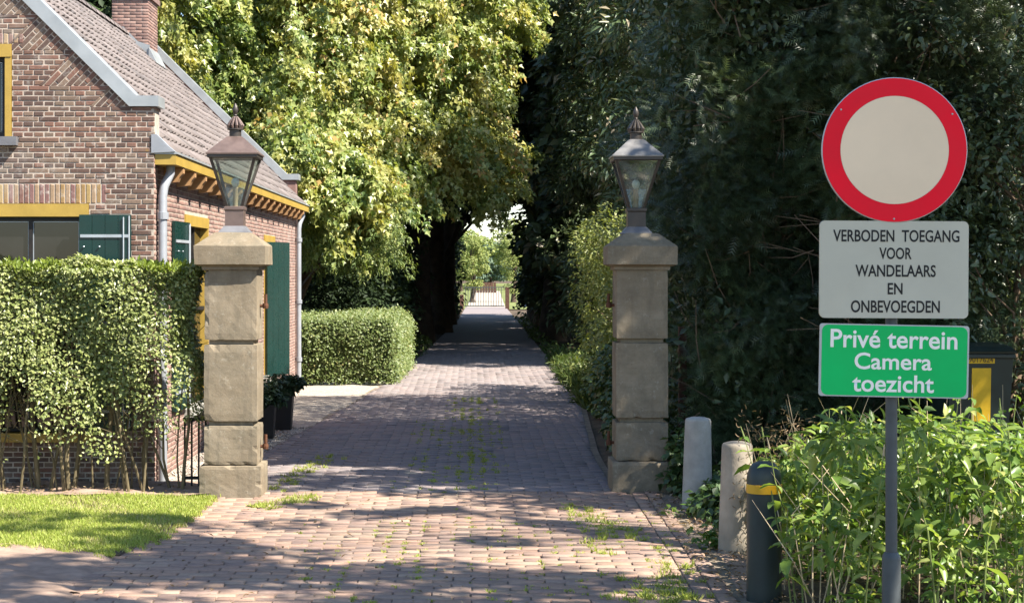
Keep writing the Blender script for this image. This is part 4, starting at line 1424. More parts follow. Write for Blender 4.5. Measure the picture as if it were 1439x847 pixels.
# ------------------------------------------------------------------ sign post
def text_mesh(body, bold=0.0, shear=0.0):
    cu = bpy.data.curves.new('t', 'FONT'); cu.body = body; cu.size = 1.0; cu.offset = bold; cu.resolution_u = 4
    cu.extrude = 0.0
    ob = bpy.data.objects.new('t', cu); COL.objects.link(ob)
    dg = bpy.context.evaluated_depsgraph_get(); dg.update()
    me = bpy.data.meshes.new_from_object(ob.evaluated_get(dg))
    bpy.data.objects.remove(ob); bpy.data.curves.remove(cu)
    return me
def lettering(body, cxz, w, h, y, mat, parent, bold=0.0, name='lettering', th=0.0012):
    """text fitted to w x h, its box centred at (x, z) on a plane facing -Y"""
    me = text_mesh(body, bold)
    co = np.zeros(len(me.vertices) * 3, dtype=np.float32); me.vertices.foreach_get('co', co); co = co.reshape(-1, 3)
    lo, hi = co.min(0), co.max(0)
    X = (co[:, 0] - (lo[0] + hi[0]) / 2) * w / (hi[0] - lo[0]) + cxz[0]
    Z = (co[:, 1] - (lo[1] + hi[1]) / 2) * h / (hi[1] - lo[1]) + cxz[1]
    me.vertices.foreach_set('co', np.stack([X, np.full_like(X, y), Z], 1).astype(np.float32).ravel())
    me.materials.clear(); me.materials.append(mat)
    me.update()
    return link(name, me, parent)
def round_rect(x0, x1, z0, z1, r, n=6):
    pts = []
    for cx, cz, a0 in ((x1 - r, z0 + r, -90), (x1 - r, z1 - r, 0), (x0 + r, z1 - r, 90), (x0 + r, z0 + r, 180)):
        for i in range(n + 1):
            a = math.radians(a0 + 90 * i / n); pts.append((cx + r * math.cos(a), cz + r * math.sin(a)))
    return pts
SY = 7.35
SS = F / SY
sx0 = (1257 - VPX) / SS
def sz(py): return EYE - (py - VPY) / SS
def sx(px): return (px - VPX) / SS - sx0
sign = empty('sign_post', (sx0, SY, 0)); tag(sign, 'post with round red-bordered sign above a grey text plate and a green plate', 'sign')
m2 = MB(); m2.tube([(0, .055, -.3), (0, .055, 2.44)], .0245, 20); m2.build('pole', M['pole'], sign, smooth=True)
m2 = MB(); m2.lathe([(.039, -.3), (.039, .50), (.037, .515), (.0275, .53)], (0, .055, 0), 20); m2.build('pole_sleeve', M['pole'], sign, smooth=True)
disc = empty('round_sign', (0, 0, sz(211))); disc.parent = sign; disc.rotation_euler = (0, math.radians(0.5), math.radians(-1.0))
def disc_sheet(r0, r1, y, n=72):
    m2 = MB(); pts = []
    for k in range(n):
        a = 2 * math.pi * k / n; pts.append((r1 * math.cos(a), y, r1 * math.sin(a)))
    if r0 > 0:
        for k in range(n):
            a = 2 * math.pi * k / n; pts.append((r0 * math.cos(a), y, r0 * math.sin(a)))
        m2.poly(pts, [(k, (k + 1) % n, n + (k + 1) % n, n + k) for k in range(n)])
    else: m2.poly(pts, [tuple(range(n))])
    return m2
m2 = MB(); R3 = Matrix.Rotation(math.radians(90), 4, 'X')
n = 72; pts = []
for r_, y in ((.292, .020), (.299, .018), (.300, 0.0), (.297, -.0012)):
    pts += [(r_ * math.cos(2 * math.pi * k / n), y, r_ * math.sin(2 * math.pi * k / n)) for k in range(n)]
m2.poly(pts, [(i * n + k, i * n + (k + 1) % n, (i + 1) * n + (k + 1) % n, (i + 1) * n + k) for i in range(3) for k in range(n)] + [tuple(range(3 * n, 4 * n)), tuple(range(n - 1, -1, -1))])
m2.build('backing', M['alu'], disc)
disc_sheet(.2235, .2965, -.0025).build('red_border', M['red'], disc)
disc_sheet(0, .2225, -.0030).build('white_face', M['cream'], disc)
for a, b in ((0.0, -.284), (.236, .150), (-.222, .165)):
    m2 = MB(); m2.tube([(a, -.0028, b), (a, -.0055, b)], [.0045, .003], 10); m2.build('rivet', M['alu'], disc)
plate = empty('text_plate', (0, 0, sz(378.5))); plate.parent = sign; plate.rotation_euler = (0, math.radians(0.35), 0)
pz = sz(378.5)
def zrow(a, b): return (sz(a) + sz(b)) / 2 - pz, sz(a) - sz(b)
m2 = MB(); m2.prism(round_rect(sx(1152), sx(1361), sz(447) - pz, sz(310.5) - pz, .022), 0.0, .016); m2.build('panel', M['plate'], plate)
for body, x0, x1, y0, y1 in (('VERBODEN  TOEGANG', 1170.5, 1348, 323, 340), ('VOOR', 1235.5, 1281, 347.8, 364.3), ('WANDELAARS', 1202, 1315, 372, 389), ('EN', 1247.5, 1268.5, 397.5, 413.6), ('ONBEVOEGDEN', 1196, 1321, 422, 439.3)):
    zc, hh = zrow(y0, y1)
    lettering(body, ((sx(x0) + sx(x1)) / 2, zc), sx(x1) - sx(x0), hh, -.0012, M['ink'], plate, 0.018)
green = empty('green_plate', (0, 0, sz(507))); green.parent = sign; green.rotation_euler = (0, math.radians(1.1), math.radians(-2))
pz = sz(507)
m2 = MB(); m2.prism(round_rect(sx(1152), sx(1360.5), sz(558) - pz, sz(456) - pz, .012), 0.0, .012); m2.build('backing', M['alu'], green)
m2 = MB(); p = round_rect(sx(1155), sx(1358), sz(556.3) - pz, sz(457.7) - pz, .026); m2.poly([(a, -.0012, b) for a, b in p], [tuple(range(len(p)))]); m2.build('panel', M['sign_green'], green)
for body, x0, x1, y0, y1 in (('Privé terrein', 1167, 1344, 463.5, 489.5), ('Camera', 1201, 1309, 495.8, 519.5), ('toezicht', 1198.5, 1312.5, 526.5, 551)):
    zc, hh = zrow(y0, y1)
    lettering(body, ((sx(x0) + sx(x1)) / 2, zc), sx(x1) - sx(x0), hh, -.0024, M['white_ink'], green, 0.016)
m2 = MB()
for z in (sz(211) + .12, sz(211) - .12, sz(340), sz(420), sz(475), sz(540)): m2.box(-.05, .05, .022, .03, z - .012, z + .012); m2.lathe([(.029, -.012), (.029, .012)], (0, .055, z), 16)
m2.build('clamp', M['alu'], sign)

# ------------------------------------------------------------------ wheeled bin
BY = 12.6; bs = F / BY
bx = (1378 - VPX) / bs
bh = EYE - (490 - VPY) / bs
wb = empty('wheeled_bin', (bx, BY, 0.08)); tag(wb, 'dark green wheeled bin with yellow stickers behind the green plate', 'bin')
bh -= 0.08
def frustum(mb, z0, x0, y0, y1, z1, x1, y2, y3):
    mb.poly([(-x0, y0, z0), (x0, y0, z0), (x0, y1, z0), (-x0, y1, z0), (-x1, y2, z1), (x1, y2, z1), (x1, y3, z1), (-x1, y3, z1)], [(3, 2, 1, 0), (4, 5, 6, 7), (0, 1, 5, 4), (1, 2, 6, 5), (2, 3, 7, 6), (3, 0, 4, 7)])
m2 = MB(); frustum(m2, .06, .19, .06, .46, bh - .07, .232, 0.0, .55); m2.build('body', M['bin'], wb)
m2 = MB(); m2.box(-.245, .245, -.018, .565, bh - .068, bh - .035, .008); m2.build('rim', M['bin'], wb)
m2 = MB(); m2.prism([(-.03, bh - .033), (-.035, bh - .018), (.1, bh + .01), (.45, bh + .03), (.58, bh), (.58, bh - .033)], -.25, .25, 'x'); m2.build('lid', M['bin'], wb)
m2 = MB(); m2.tube([(-.2, .62, bh - .05), (.2, .62, bh - .05)], .015, 8); m2.build('handle', M['bin'], wb)
for s in (-1, 1):
    m2 = MB(); R4 = Matrix.Rotation(math.radians(90), 4, 'Y')
    m2.tube([(s * .20, .46, .10), (s * .235, .46, .10)], .10, 20); m2.build('wheel', M['pot'], wb)
kx = lambda px: (px - VPX) / bs - bx
kz = lambda py: EYE - (py - VPY) / bs - .08
def front_y(z): return .06 + (0.0 - .06) * (z - .06) / (bh - .13)
def sticker(x0, x1, y0, y1, name):
    z0, z1 = kz(y1), kz(y0)
    m2 = MB(); m2.poly([(kx(x0), front_y(z0) - .003, z0), (kx(x1), front_y(z0) - .003, z0), (kx(x1), front_y(z1) - .003, z1), (kx(x0), front_y(z1) - .003, z1)], [(0, 1, 2, 3)])
    return m2.build(name, M['sticker'], wb)
s1 = sticker(1356, 1398, 499.5, 510.5, 'number_sticker')
s2 = sticker(1366, 1393, 517, 592, 'sticker')
lettering('9017624', ((kx(1361) + kx(1395.5)) / 2, (kz(501) + kz(509)) / 2), kx(1395.5) - kx(1361), kz(501) - kz(509), front_y(kz(505)) - .0075, M['sticker_ink'], wb, .01)

# dark post behind the right pillar, railing behind the left one
m2 = MB(); m2.box(-.032, .032, -.032, .032, -.1, 1.24, .004)
o = m2.build('wooden_post', M['weathered_wood']); o.location = (1.735, 14.6, 0); tag(o, 'thin reddish-brown wooden post beside the shaded gate pillar', 'post')
rl = empty('iron_railing', (-2.14, 13.98, 0)); tag(rl, 'low black iron railing between the hedge and the sunlit pillar', 'railing')
for i in range(5):
    m2 = MB(); m2.box(-.007, .007, -.007, .007, 0, .55); o = m2.build('bar', M['iron'], rl); o.location = (-.11 + i * .055, 0, 0)
for z in (.52, .06):
    m2 = MB(); m2.box(-.125, .125, -.01, .01, z, z + .025); m2.build('rail', M['iron'], rl)

# ------------------------------------------------------------------ far gate
fg = empty('field_gate', (0.6, 80.0, 0)); tag(fg, 'distant grey barred metal gate at the end of the avenue', 'gate')
for i in range(15):
    m2 = MB(); m2.box(-.012, .012, -.012, .012, .1, .92); o = m2.build('bar', M['pole'], fg); o.location = (-.85 + i * .115, 0, 0)
for z in (.92, .08):
    m2 = MB(); m2.box(-.9, .9, -.02, .02, z, z + .045); m2.build('rail', M['pole'], fg)
for s, h, lab in ((-1, .62, 'short dark post on the left of the distant gate'), (1, .95, 'dark post on the right of the distant gate')):
    m2 = MB(); m2.box(-.09, .09, -.09, .09, -.1, h, .01); o = m2.build('gate_post', M['weathered_wood']); o.location = (.6 + s * 1.02, 79.6, 0); tag(o, lab, 'post')
shed = empty('wooden_gate', (1.0, 128, 0)); tag(shed, 'far reddish-brown board gate beyond the barred gate', 'gate')
for i in range(8):
    m2 = MB(); m2.box(-.09, .09, -.02, .02, .1, .85); o = m2.build('board', M['weathered_wood'], shed); o.location = (-.7 + i * .2, 0, 0)

# ------------------------------------------------------------------ tall hedge on the left
hx0, hx1, hy0, hy1 = -4.5, -2.12, 13.50, 13.95
hedge = empty('hedge', (-3.2, 13.72, 0)); tag(hedge, 'tall leafy hedge with bare lower stems in front of the house', 'hedge')
hm = Matrix.Translation(hedge.location).inverted()
def hadd(o):
    o.parent = hedge; o.matrix_parent_inverse = hm; return o
def box_leaves(n, x0, x1, y0, y1, z0, z1, faces, depth):
    """points near the faces of a clipped box; faces: list of (axis, side, weight)"""
    w = np.array([f[2] for f in faces], float); w /= w.sum()
    c = RNG.choice(len(faces), n, p=w)
    lo = np.array([x0, y0, z0]); hi = np.array([x1, y1, z1])
    P = lo + (hi - lo) * RNG.random((n, 3)); O = np.zeros((n, 3))
    for i, (ax, sd_, _) in enumerate(faces):
        m = c == i
        d = np.abs(RNG.normal(0, depth, m.sum())) - depth * 0.35
        P[m, ax] = (hi[ax] - d) if sd_ > 0 else (lo[ax] + d)
        O[m, ax] = sd_
    return P, O
n = 62000
P, O = box_leaves(n, hx0, hx1, hy0, hy1, 0.22, 1.725, [(1, -1, 3.0), (1, 1, 1.4), (2, 1, 1.1), (0, 1, .8)], 0.07)
bul = 0.05 * np.sin(P[:, 0] * 6.1 + P[:, 2] * 3.7) + 0.03 * np.sin(P[:, 0] * 13 - P[:, 2] * 9)
P += O * bul[:, None]
prob = np.clip((P[:, 2] - 0.30 - .14 * np.sin(P[:, 0] * 5.3 + 1) - .08 * np.sin(P[:, 0] * 14)) / 0.70, 0.02, 1) ** 1.2
gap = np.sin(P[:, 0] * 9 + 1.0) * np.sin(P[:, 2] * 7 + P[:, 0] * 2) + RNG.normal(0, .3, n)
ok = (RNG.random(n) < prob) & ((gap > -0.42 - .5 * np.clip(P[:, 2] - .6, 0, 1)) | (P[:, 2] > 1.5))
P, O = P[ok], O[ok]; n = len(P)
N = unit(O * .6 + np.array(SUN) * .9 + .7 * rdir(n)); D = unit(np.cross(N, rdir(n)) + O * .4 + np.array([0, 0, -.15]))
Lh = RNG.uniform(.020, .044, n)
hadd(link('foliage', leaf_mesh('foliage', P, D, N, Lh, Lh * .62, 'rhomb', M['hedge_leaf'], RNG.beta(2, 2.2, n))))
n = 4200
P = np.stack([RNG.uniform(hx0, hx1 + .02, n), RNG.uniform(hy0 - .03, hy1, n), 1.68 + np.abs(RNG.normal(0, .025, n)) + .015 * np.sin(np.arange(n))], 1)
P[:, 2] += 0.018 * np.sin(P[:, 0] * 7) + 0.012 * np.sin(P[:, 0] * 19)
D = unit(rdir(n) * .6 + np.array([0, -.1, .8])); N = rdir(n) + np.array([0, -.5, .3])
Lh = RNG.uniform(.03, .055, n)
hadd(link('new_shoots', leaf_mesh('new_shoots', P, D, N, Lh, Lh * .5, 'rhomb', M['hedge_top'], RNG.random(n))))
for i in range(17):
    x = hx1 - .05 - i * .108 + random.gauss(0, .035)
    nst = random.choice((1, 1, 2, 3, 4))
    for j in range(nst):
        m2 = MB(); yb = random.uniform(13.58, 13.82); lean = random.gauss(0, .07)
        p0 = Vector((x + random.gauss(0, .02), yb, -0.02)); p1 = Vector((p0.x + lean, yb + random.gauss(0, .03), .5)); p2 = p1 + Vector((lean * 1.2 + random.gauss(0, .06), random.gauss(0, .05), .9))
        r_ = random.choice((.007, .010, .013, .019))
        m2.tube([p0, p0.lerp(p1, .5) + Vector((random.gauss(0, .012), 0, 0)), p1, p2], [r_ * 1.15, r_, r_ * .9, r_ * .4], 7)
        hadd(m2.build('stem', M['hedge_stem'], None, smooth=True))
mb = MB()
for i in range(420):
    a = Vector((random.uniform(hx0, hx1), random.uniform(hy0 + .1, hy1 - .1), random.uniform(.3, 1.5)))
    d = Vector((random.gauss(0, .5), random.gauss(0, .6) - .2, random.uniform(.2, 1))).normalized() * random.uniform(.12, .3)
    mb.tube([a, a + d], [.004, .0015], 4, caps=False)
o = hadd(mb.build('twigs', M['hedge_stem'], None, fixn=False)); o['kind'] = 'stuff'

# clipped hedge further up the drive
lh = empty('hedge', (-1.85, 28.5, 0)); tag(lh, 'low clipped hedge beyond the house beside the drive', 'hedge')
lm = Matrix.Translation(lh.location).inverted()
n = 42000
P, O = box_leaves(n, -3.1, -1.16, 26.6, 31.5, 0.02, 0.96, [(1, -1, 4.0), (0, 1, 2.5), (2, 1, 2.5)], 0.05)
P += O * (0.015 * np.sin(P[:, 0] * 9 + P[:, 2] * 7) + .02 * np.sin(P[:, 0] * 3.1) + RNG.normal(0, .035, n))[:, None]
ed = np.clip((P[:, 2] - .70) / .26, 0, 1) ** 2
P[:, 1] += np.where(O[:, 1] < 0, .14 * ed, 0); P[:, 0] -= np.where(O[:, 0] > 0, .14 * ed, 0)
P[:, 2] -= np.where(O[:, 2] > 0, .10 * np.clip(1 - (P[:, 1] - 26.6) / .2, 0, 1) ** 2 + .10 * np.clip(1 - (-1.16 - P[:, 0]) / .2, 0, 1) ** 2, 0)
P[:, 0] += np.where(P[:, 1] > 26.7, (P[:, 1] - 26.6) * 0.02, 0)
N = unit(O * .5 + np.array(SUN) * .9 + .7 * rdir(n)); D = unit(np.cross(N, rdir(n)) + O * .4)
Lh = RNG.uniform(.03, .06, n)
o = link('foliage', leaf_mesh('foliage', P, D, N, Lh, Lh * .6, 'rhomb', M['low_hedge'], RNG.beta(2, 2.2, n))); o.parent = lh; o.matrix_parent_inverse = lm
mb = MB()
for i in range(24):
    x = random.uniform(-3, -1.25); y = random.uniform(26.75, 31)
    mb.tube([(x, y, 0), (x + random.gauss(0, .05), y, .4), (x + random.gauss(0, .15), y, .9)], [.015, .01, .004], 5)
o = mb.build('stem_cluster', M['hedge_stem'], None); o.parent = lh; o.matrix_parent_inverse = lm

# ------------------------------------------------------------------ pots by the house wall
def pot_plant(x, y, label, h, r, pr, seed):
    root = empty('potted_plant', (x, y, 0)); tag(root, label, 'potted plant', 'potted plants by the house wall')
    m2 = MB(); s = r
    pts = [(-s * .82, -s * .82, 0), (s * .82, -s * .82, 0), (s * .82, s * .82, 0), (-s * .82, s * .82, 0), (-s, -s, h), (s, -s, h), (s, s, h), (-s, s, h), (-s * .9, -s * .9, h), (s * .9, -s * .9, h), (s * .9, s * .9, h), (-s * .9, s * .9, h), (-s * .86, -s * .86, h - .04), (s * .86, -s * .86, h - .04), (s * .86, s * .86, h - .04), (-s * .86, s * .86, h - .04)]
    f = [(3, 2, 1, 0), (12, 13, 14, 15)]
    for a, b in ((0, 4), (4, 8), (8, 12)):
        for k in range(4): f.append((a + k, a + (k + 1) % 4, b + (k + 1) % 4, b + k))
    m2.poly(pts, f); m2.build('pot', M['pot'], root)
    rs = random.Random(seed)
    cl = [(rs.gauss(0, pr * .45), rs.gauss(0, pr * .45), h + pr * .35 + rs.uniform(-.04, .10), .085, .085, .06, 110) for i in range(16)]
    foliage('plant', cl, .055, .5, 'lance', M['potleaf'], root, droop=.2, up=.7)
    m2 = MB()
    for c in cl: m2.tube([(0, 0, h - .05), (c[0] * .5, c[1] * .5, h + .04), c[:3]], [.008, .006, .003], 5)
    m2.build('stem_cluster', M['stalk'], root)
pot_plant(-2.09, 18.1, 'nearer of two black pots with dark leafy plant beside the sunlit pillar', .34, .10, .16, 3)
pot_plant(-2.02, 19.1, 'farther of two black pots with dark leafy plant, closer to the drive', .36, .11, .19, 4)

# ------------------------------------------------------------------ trees on the left
def px_clumps(poly, k, y0, y1, r, cnt, seed, flat=.75, skew=0.0):
    """clumps whose places fill an outline seen from the drive, spread in depth"""
    rs = random.Random(seed)
    xs_ = [p[0] for p in poly]; ys_ = [p[1] for p in poly]
    out = []
    while len(out) < k:
        a, b = rs.uniform(min(xs_), max(xs_)), rs.uniform(min(ys_), max(ys_))
        if not in_poly(np.array([a]), np.array([b]), poly)[0]: continue
        Y = rs.uniform(y0, y1) + skew * (a - 575) / 350
        w = at(a, b, Y)
        s = r * rs.uniform(.65, 1.3)
        out.append((w.x, w.y, w.z, s, s * 1.1, s * flat, cnt))
    return out
# yellowing maple whose boughs hang over the drive
poly = [(400, -260), (735, -260), (772, -60), (748, 0), (742, 48), (712, 75), (690, 98), (702, 140), (690, 165), (728, 195), (738, 248), (716, 284), (690, 276), (650, 268), (610, 272), (570, 290), (520, 282), (470, 250), (420, 225), (372, 170), (390, 60)]
cl = px_clumps(poly, 1350, 33.0, 36.2, .3, 1, 1, skew=6.0)
cl += px_clumps([(385, 170), (440, 160), (490, 215), (552, 250), (548, 305), (500, 318), (440, 300), (405, 250)], 150, 29.6, 31.0, .3, 1, 12, skew=3.0)
twig_tree('maple_tree', 'yellowing maple with sunlit boughs hanging over the drive', (-3.2, 36.5, 0), 8.5, .26, cl, 105, .62, .10, 'maple', .105, .85, 'lobe', limbs=44, tint_bias=.04)
poly = [(200, -120), (425, -120), (425, 30), (450, 130), (482, 190), (488, 245), (435, 252), (400, 200), (335, 150), (262, 115), (210, 60)]
cl = px_clumps(poly, 620, 34.8, 37.8, .3, 1, 2, skew=6.0)
twig_tree('maple_tree', 'smaller yellow-green maple rising behind the house roof', (-5.0, 38.5, 0), 8.0, .2, cl, 100, .6, .10, 'maple', .105, .85, 'lobe', limbs=28)
# pale conifer in front of it
poly = [(392, 185), (415, 165), (445, 190), (480, 232), (552, 258), (562, 310), (545, 345), (500, 356), (440, 345), (418, 330), (402, 290), (385, 235)]
cl = px_clumps(poly, 430, 30.2, 32.8, .2, 1, 3, skew=3.0)
twig_tree('conifer_tree', 'drooping light green conifer between the house gable and the maple', (-3.3, 32.4, 0), 5.0, .15, cl, 120, .6, .05, 'conifer', .065, .32, 'rhomb', cat='conifer', limbs=34, down=.8, tint_bias=-.14)
poly = [(230, 60), (330, 100), (390, 180), (420, 300), (400, 250), (330, 190), (235, 120)]
cl = px_clumps(poly, 300, 32.5, 34, .2, 1, 4, skew=3.0)
twig_tree('conifer_tree', 'mid green conifer partly hidden by the rear roof coping', (-4.6, 33.2, 0), 4.6, .13, cl, 120, .45, .05, 'conifer', .065, .32, 'rhomb', cat='conifer', limbs=16, down=.7, tint_bias=-.12)
# dark wood behind them
rs = random.Random(8)
for (x, y, h, lab) in ((-9.0, 43, 11, 'dark woodland tree farthest behind the house roof'), (-5.6, 44, 11, 'dark woodland tree behind the two maples'), (-2.9, 42, 10, 'dark woodland tree behind the light conifer')):
    cl = crown_clumps((x, y, h * .58), (2.2, 2.0, h * .42), 60, .8, 240, low=-.95, rng=rs)
    cl = [c for c in cl if c[0] < -1.4]
    tree('broadleaf_tree', lab, (x, y, 0), h * .9, .24, cl, 'shadeleaf', .24, .6, limbs=14)
# undergrowth under the boughs
cl = [(rs.uniform(-4.6, -1.55), rs.uniform(32.6, 35.0), rs.uniform(.2, 2.0), .5, .5, .45, 170) for i in range(60)]
o = foliage('evergreen_thicket', cl, .10, .5, 'rhomb', M['shadeleaf']); tag(o, 'evergreen thicket darkened for shade behind the low clipped hedge', 'thicket', kind='stuff')  # leaf colour carries the shade under the boughs
cl = []
for i in range(90):
    x = rs.uniform(-8, -1.4); y = rs.uniform(33.5, 43); cl.append((x, y, rs.uniform(.2, 2.6), .6, .6, .5, 150))
o = foliage('undergrowth', cl, .13, .6, 'rhomb', M['shadeleaf']); tag(o, 'dark undergrowth in the shade below the left trees', 'undergrowth', kind='stuff')

# ------------------------------------------------------------------ avenue: trunks and dark canopy
def avenue_tree(x, y, h, r0, lab, cl, leaf='shadeleaf', limbs=10, lean=(0, 0)):
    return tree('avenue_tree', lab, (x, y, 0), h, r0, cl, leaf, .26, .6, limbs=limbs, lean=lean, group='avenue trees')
def canopy(x, y, z0, z1, rx, k, seed, xmin=-99, xmax=99):
    q = random.Random(seed); out = []
    while len(out) < k:
        a = q.uniform(-1, 1); b = q.uniform(-1, 1)
        X = x + a * rx; Yy = y + b * 4.3; Z = q.uniform(z0, z1)
        if xmin < X < xmax: out.append((X, Yy, Z, .75, .75, .55, 190))
    return out
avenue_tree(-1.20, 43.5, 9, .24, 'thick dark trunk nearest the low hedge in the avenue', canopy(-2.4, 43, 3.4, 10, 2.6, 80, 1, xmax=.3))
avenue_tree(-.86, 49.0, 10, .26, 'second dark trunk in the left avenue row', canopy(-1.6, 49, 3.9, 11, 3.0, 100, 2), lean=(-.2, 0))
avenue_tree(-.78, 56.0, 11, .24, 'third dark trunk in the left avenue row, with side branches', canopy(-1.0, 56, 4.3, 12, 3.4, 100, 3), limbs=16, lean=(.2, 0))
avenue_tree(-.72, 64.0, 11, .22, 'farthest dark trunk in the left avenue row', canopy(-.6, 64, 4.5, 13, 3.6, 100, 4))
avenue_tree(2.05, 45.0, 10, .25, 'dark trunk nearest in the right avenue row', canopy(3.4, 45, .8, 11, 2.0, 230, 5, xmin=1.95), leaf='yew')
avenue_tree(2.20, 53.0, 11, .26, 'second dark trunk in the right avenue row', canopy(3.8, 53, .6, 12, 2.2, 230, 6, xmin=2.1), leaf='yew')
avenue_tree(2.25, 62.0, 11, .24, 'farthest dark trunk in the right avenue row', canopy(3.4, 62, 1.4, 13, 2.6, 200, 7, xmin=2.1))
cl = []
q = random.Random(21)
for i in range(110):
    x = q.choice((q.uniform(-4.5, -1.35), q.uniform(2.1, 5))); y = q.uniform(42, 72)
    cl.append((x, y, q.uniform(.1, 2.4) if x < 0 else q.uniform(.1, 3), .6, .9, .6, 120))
o = foliage('avenue_undergrowth', cl, .18, .6, 'rhomb', M['shadeleaf']); tag(o, 'dark undergrowth between the avenue trunks', 'undergrowth', kind='stuff')
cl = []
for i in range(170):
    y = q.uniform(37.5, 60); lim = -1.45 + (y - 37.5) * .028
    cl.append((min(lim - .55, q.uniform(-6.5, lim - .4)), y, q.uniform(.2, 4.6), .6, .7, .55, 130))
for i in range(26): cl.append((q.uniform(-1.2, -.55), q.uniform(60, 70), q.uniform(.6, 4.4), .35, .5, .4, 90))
o = foliage('dark_wood', cl, .2, .6, 'rhomb', M['shadeleaf']); tag(o, 'dark mass of woodland foliage between the left avenue trunks', 'foliage', kind='stuff')
cl = []
for i in range(30):
    x = q.choice((q.uniform(-1.35, -1.0), q.uniform(1.55, 1.75))); y = q.uniform(33, 60)
    cl.append((x, y, .08, .18, .35, .10, 60))
o = foliage('edge_weeds', cl, .09, .5, 'rhomb', M['midleaf']); tag(o, 'low weeds along both edges of the shaded avenue', 'weeds', kind='stuff')
# distant trees beyond the gate
for (px0, py0, Y, rx, rz, leaf, lab) in ((664, 372, 96, .75, 1.6, 'far_leaf', 'small sunlit yellow-green tree just beyond the distant gate'), (722, 372, 98, .62, 1.8, 'far_leaf', 'sunlit bush-like tree right of the distant gate'),
                                   (648, 352, 150, 2.2, 2.0, 'far_leaf', 'far sunlit tree on the left of the avenue opening'), (724, 345, 160, 1.9, 2.4, 'far_leaf', 'far green tree on the right of the avenue opening'),
                                   (690, 372, 205, 3.0, 2.2, 'far_haze', 'far tree tinted blue for haze in the middle of the avenue opening'), (668, 362, 240, 3.2, 2.3, 'far_leaf', 'most distant tree crown below the sky gap')):
    c = at(px0, py0, Y)
    cl = crown_clumps((c.x, c.y, max(c.z, rz * .8)), (rx, rx, rz), 34, rx * .38, 150, low=-1, rng=rs)
    tree('distant_tree', lab, (c.x, c.y, 0), c.z + rz * .5, .14, cl, leaf, rx * .12, .7, limbs=6, group='trees beyond the avenue')
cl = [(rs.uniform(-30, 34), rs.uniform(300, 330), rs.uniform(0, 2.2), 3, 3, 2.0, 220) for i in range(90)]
o = foliage('far_wood', cl, .9, .7, 'rhomb', M['far_haze']); tag(o, 'far-off wood closing the view beyond the avenue', 'wood', kind='stuff')

# ------------------------------------------------------------------ trees and shrubs on the right
def yew(name, lab, x0, x1, y0, y1, h, seed, nfine, ncoarse, trunk, left_open=True):
    root = empty(name, (trunk[0], trunk[1], 0)); tag(root, lab, 'yew tree', 'dark yews on the right')
    b = Vector((trunk[0], trunk[1], 0))
    q = random.Random(seed)
    tg = [Vector((q.uniform(x0 + .2, x1 - .2), q.uniform(y0 + .15, y0 + 1.2), q.uniform(.5, h - .4))) - b for i in range(26)]
    branch_mesh('trunk', (0, 0, -.15), (0.1, .2, h * .85), .16, tg, M['twig'], root, sub=.5)
    st0 = np.random.default_rng(seed)
    # fine sprays on the faces one can see
    P, O = box_leaves(nfine, x0, x1, y0, y1, .05, min(h, 5.2), [(1, -1, 2.4), (0, -1, 1.0)], .24)
    P += O * (.16 * np.sin(P[:, 0] * 4.3 + P[:, 2] * 2.1 + seed) + .12 * np.sin(P[:, 2] * 6.7 - P[:, 0] * 3.1) + .12 * np.sin(P[:, 1] * 4 + P[:, 2] * 3))[:, None]
    n = len(P)
    gap = np.sin(P[:, 0] * 5.3 + seed) * np.sin(P[:, 2] * 4.1 + P[:, 0]) + RNG.normal(0, .25, n)
    ok = gap > -0.62
    P, O = P[ok], O[ok]; n = len(P)
    N = unit(O * .3 + np.array([.1, -.1, .3]) + .5 * np.array(SUN) + .6 * rdir(n)); D = unit(O * .8 + .8 * rdir(n) + np.array([0, 0, -.25]))
    Ls = RNG.uniform(.08, .17, n)
    tint = np.clip(RNG.beta(1.6, 3, n) + .25 * np.sin(P[:, 0] * 3 + P[:, 2] * 2.2), 0, 1)
    o = link('crown', leaf_mesh('crown', P - np.array(b), D, N, Ls, Ls * .62, 'spray', M['yew'], tint), root)
    # inner and rear foliage
    P, O = box_leaves(ncoarse, x0 + .1, x1, y0 + .25, y1, .05, h, [(1, -1, 1.6), (0, -1, 2), (2, 1, 1.2), (0, 1, 1), (1, 1, 1)], .35)
    P += O * (.2 * np.sin(P[:, 0] * 3 + P[:, 1] * 2.2 + P[:, 2] * 2))[:, None]
    n = len(P)
    Ls = RNG.uniform(.045, .11, n)
    o = link('inner_foliage', leaf_mesh('inner_foliage', P - np.array(b), rdir(n), rdir(n) + O, Ls, Ls * .5, 'rhomb', M['yew'], RNG.beta(2, 3.5, n)), root)
    m2 = MB()
    for i in range(150):
        a = Vector((q.uniform(x0, x1), q.uniform(y0 - .05, y0 + .35), q.uniform(.3, 4.2))) - b
        d = Vector((q.gauss(0, .55), q.gauss(0, .25), q.uniform(-.3, 1))).normalized() * q.uniform(.25, .8)
        m2.tube([a, a + d * .5 + Vector((q.gauss(0, .03), 0, q.gauss(0, .03))), a + d], [.007, .005, .0025], 4, caps=False)
    o = m2.build('twigs', M['twig'], root, fixn=False); o['kind'] = 'stuff'
    return root
yew('yew_tree', 'dark dense yew right behind the shaded gate pillar', 1.78, 3.1, 14.0, 17.5, 6.0, 1, 29324, 45600, (2.5, 15.4))
yew('yew_tree', 'dark twiggy yew between the pillar lantern and the round sign', 2.75, 4.1, 13.55, 17.5, 6.0, 2, 25414, 34200, (3.4, 15.2))
yew('yew_tree', 'dark yew at the right edge behind the round sign', 3.85, 6.2, 13.9, 17.5, 6.2, 3, 17595, 38000, (5.0, 15.5))
yew('yew_tree', 'dark yew seen left of the shaded pillar lantern', 2.15, 5.5, 17.2, 21.8, 6.1, 4, 17595, 60800, (3.6, 19))
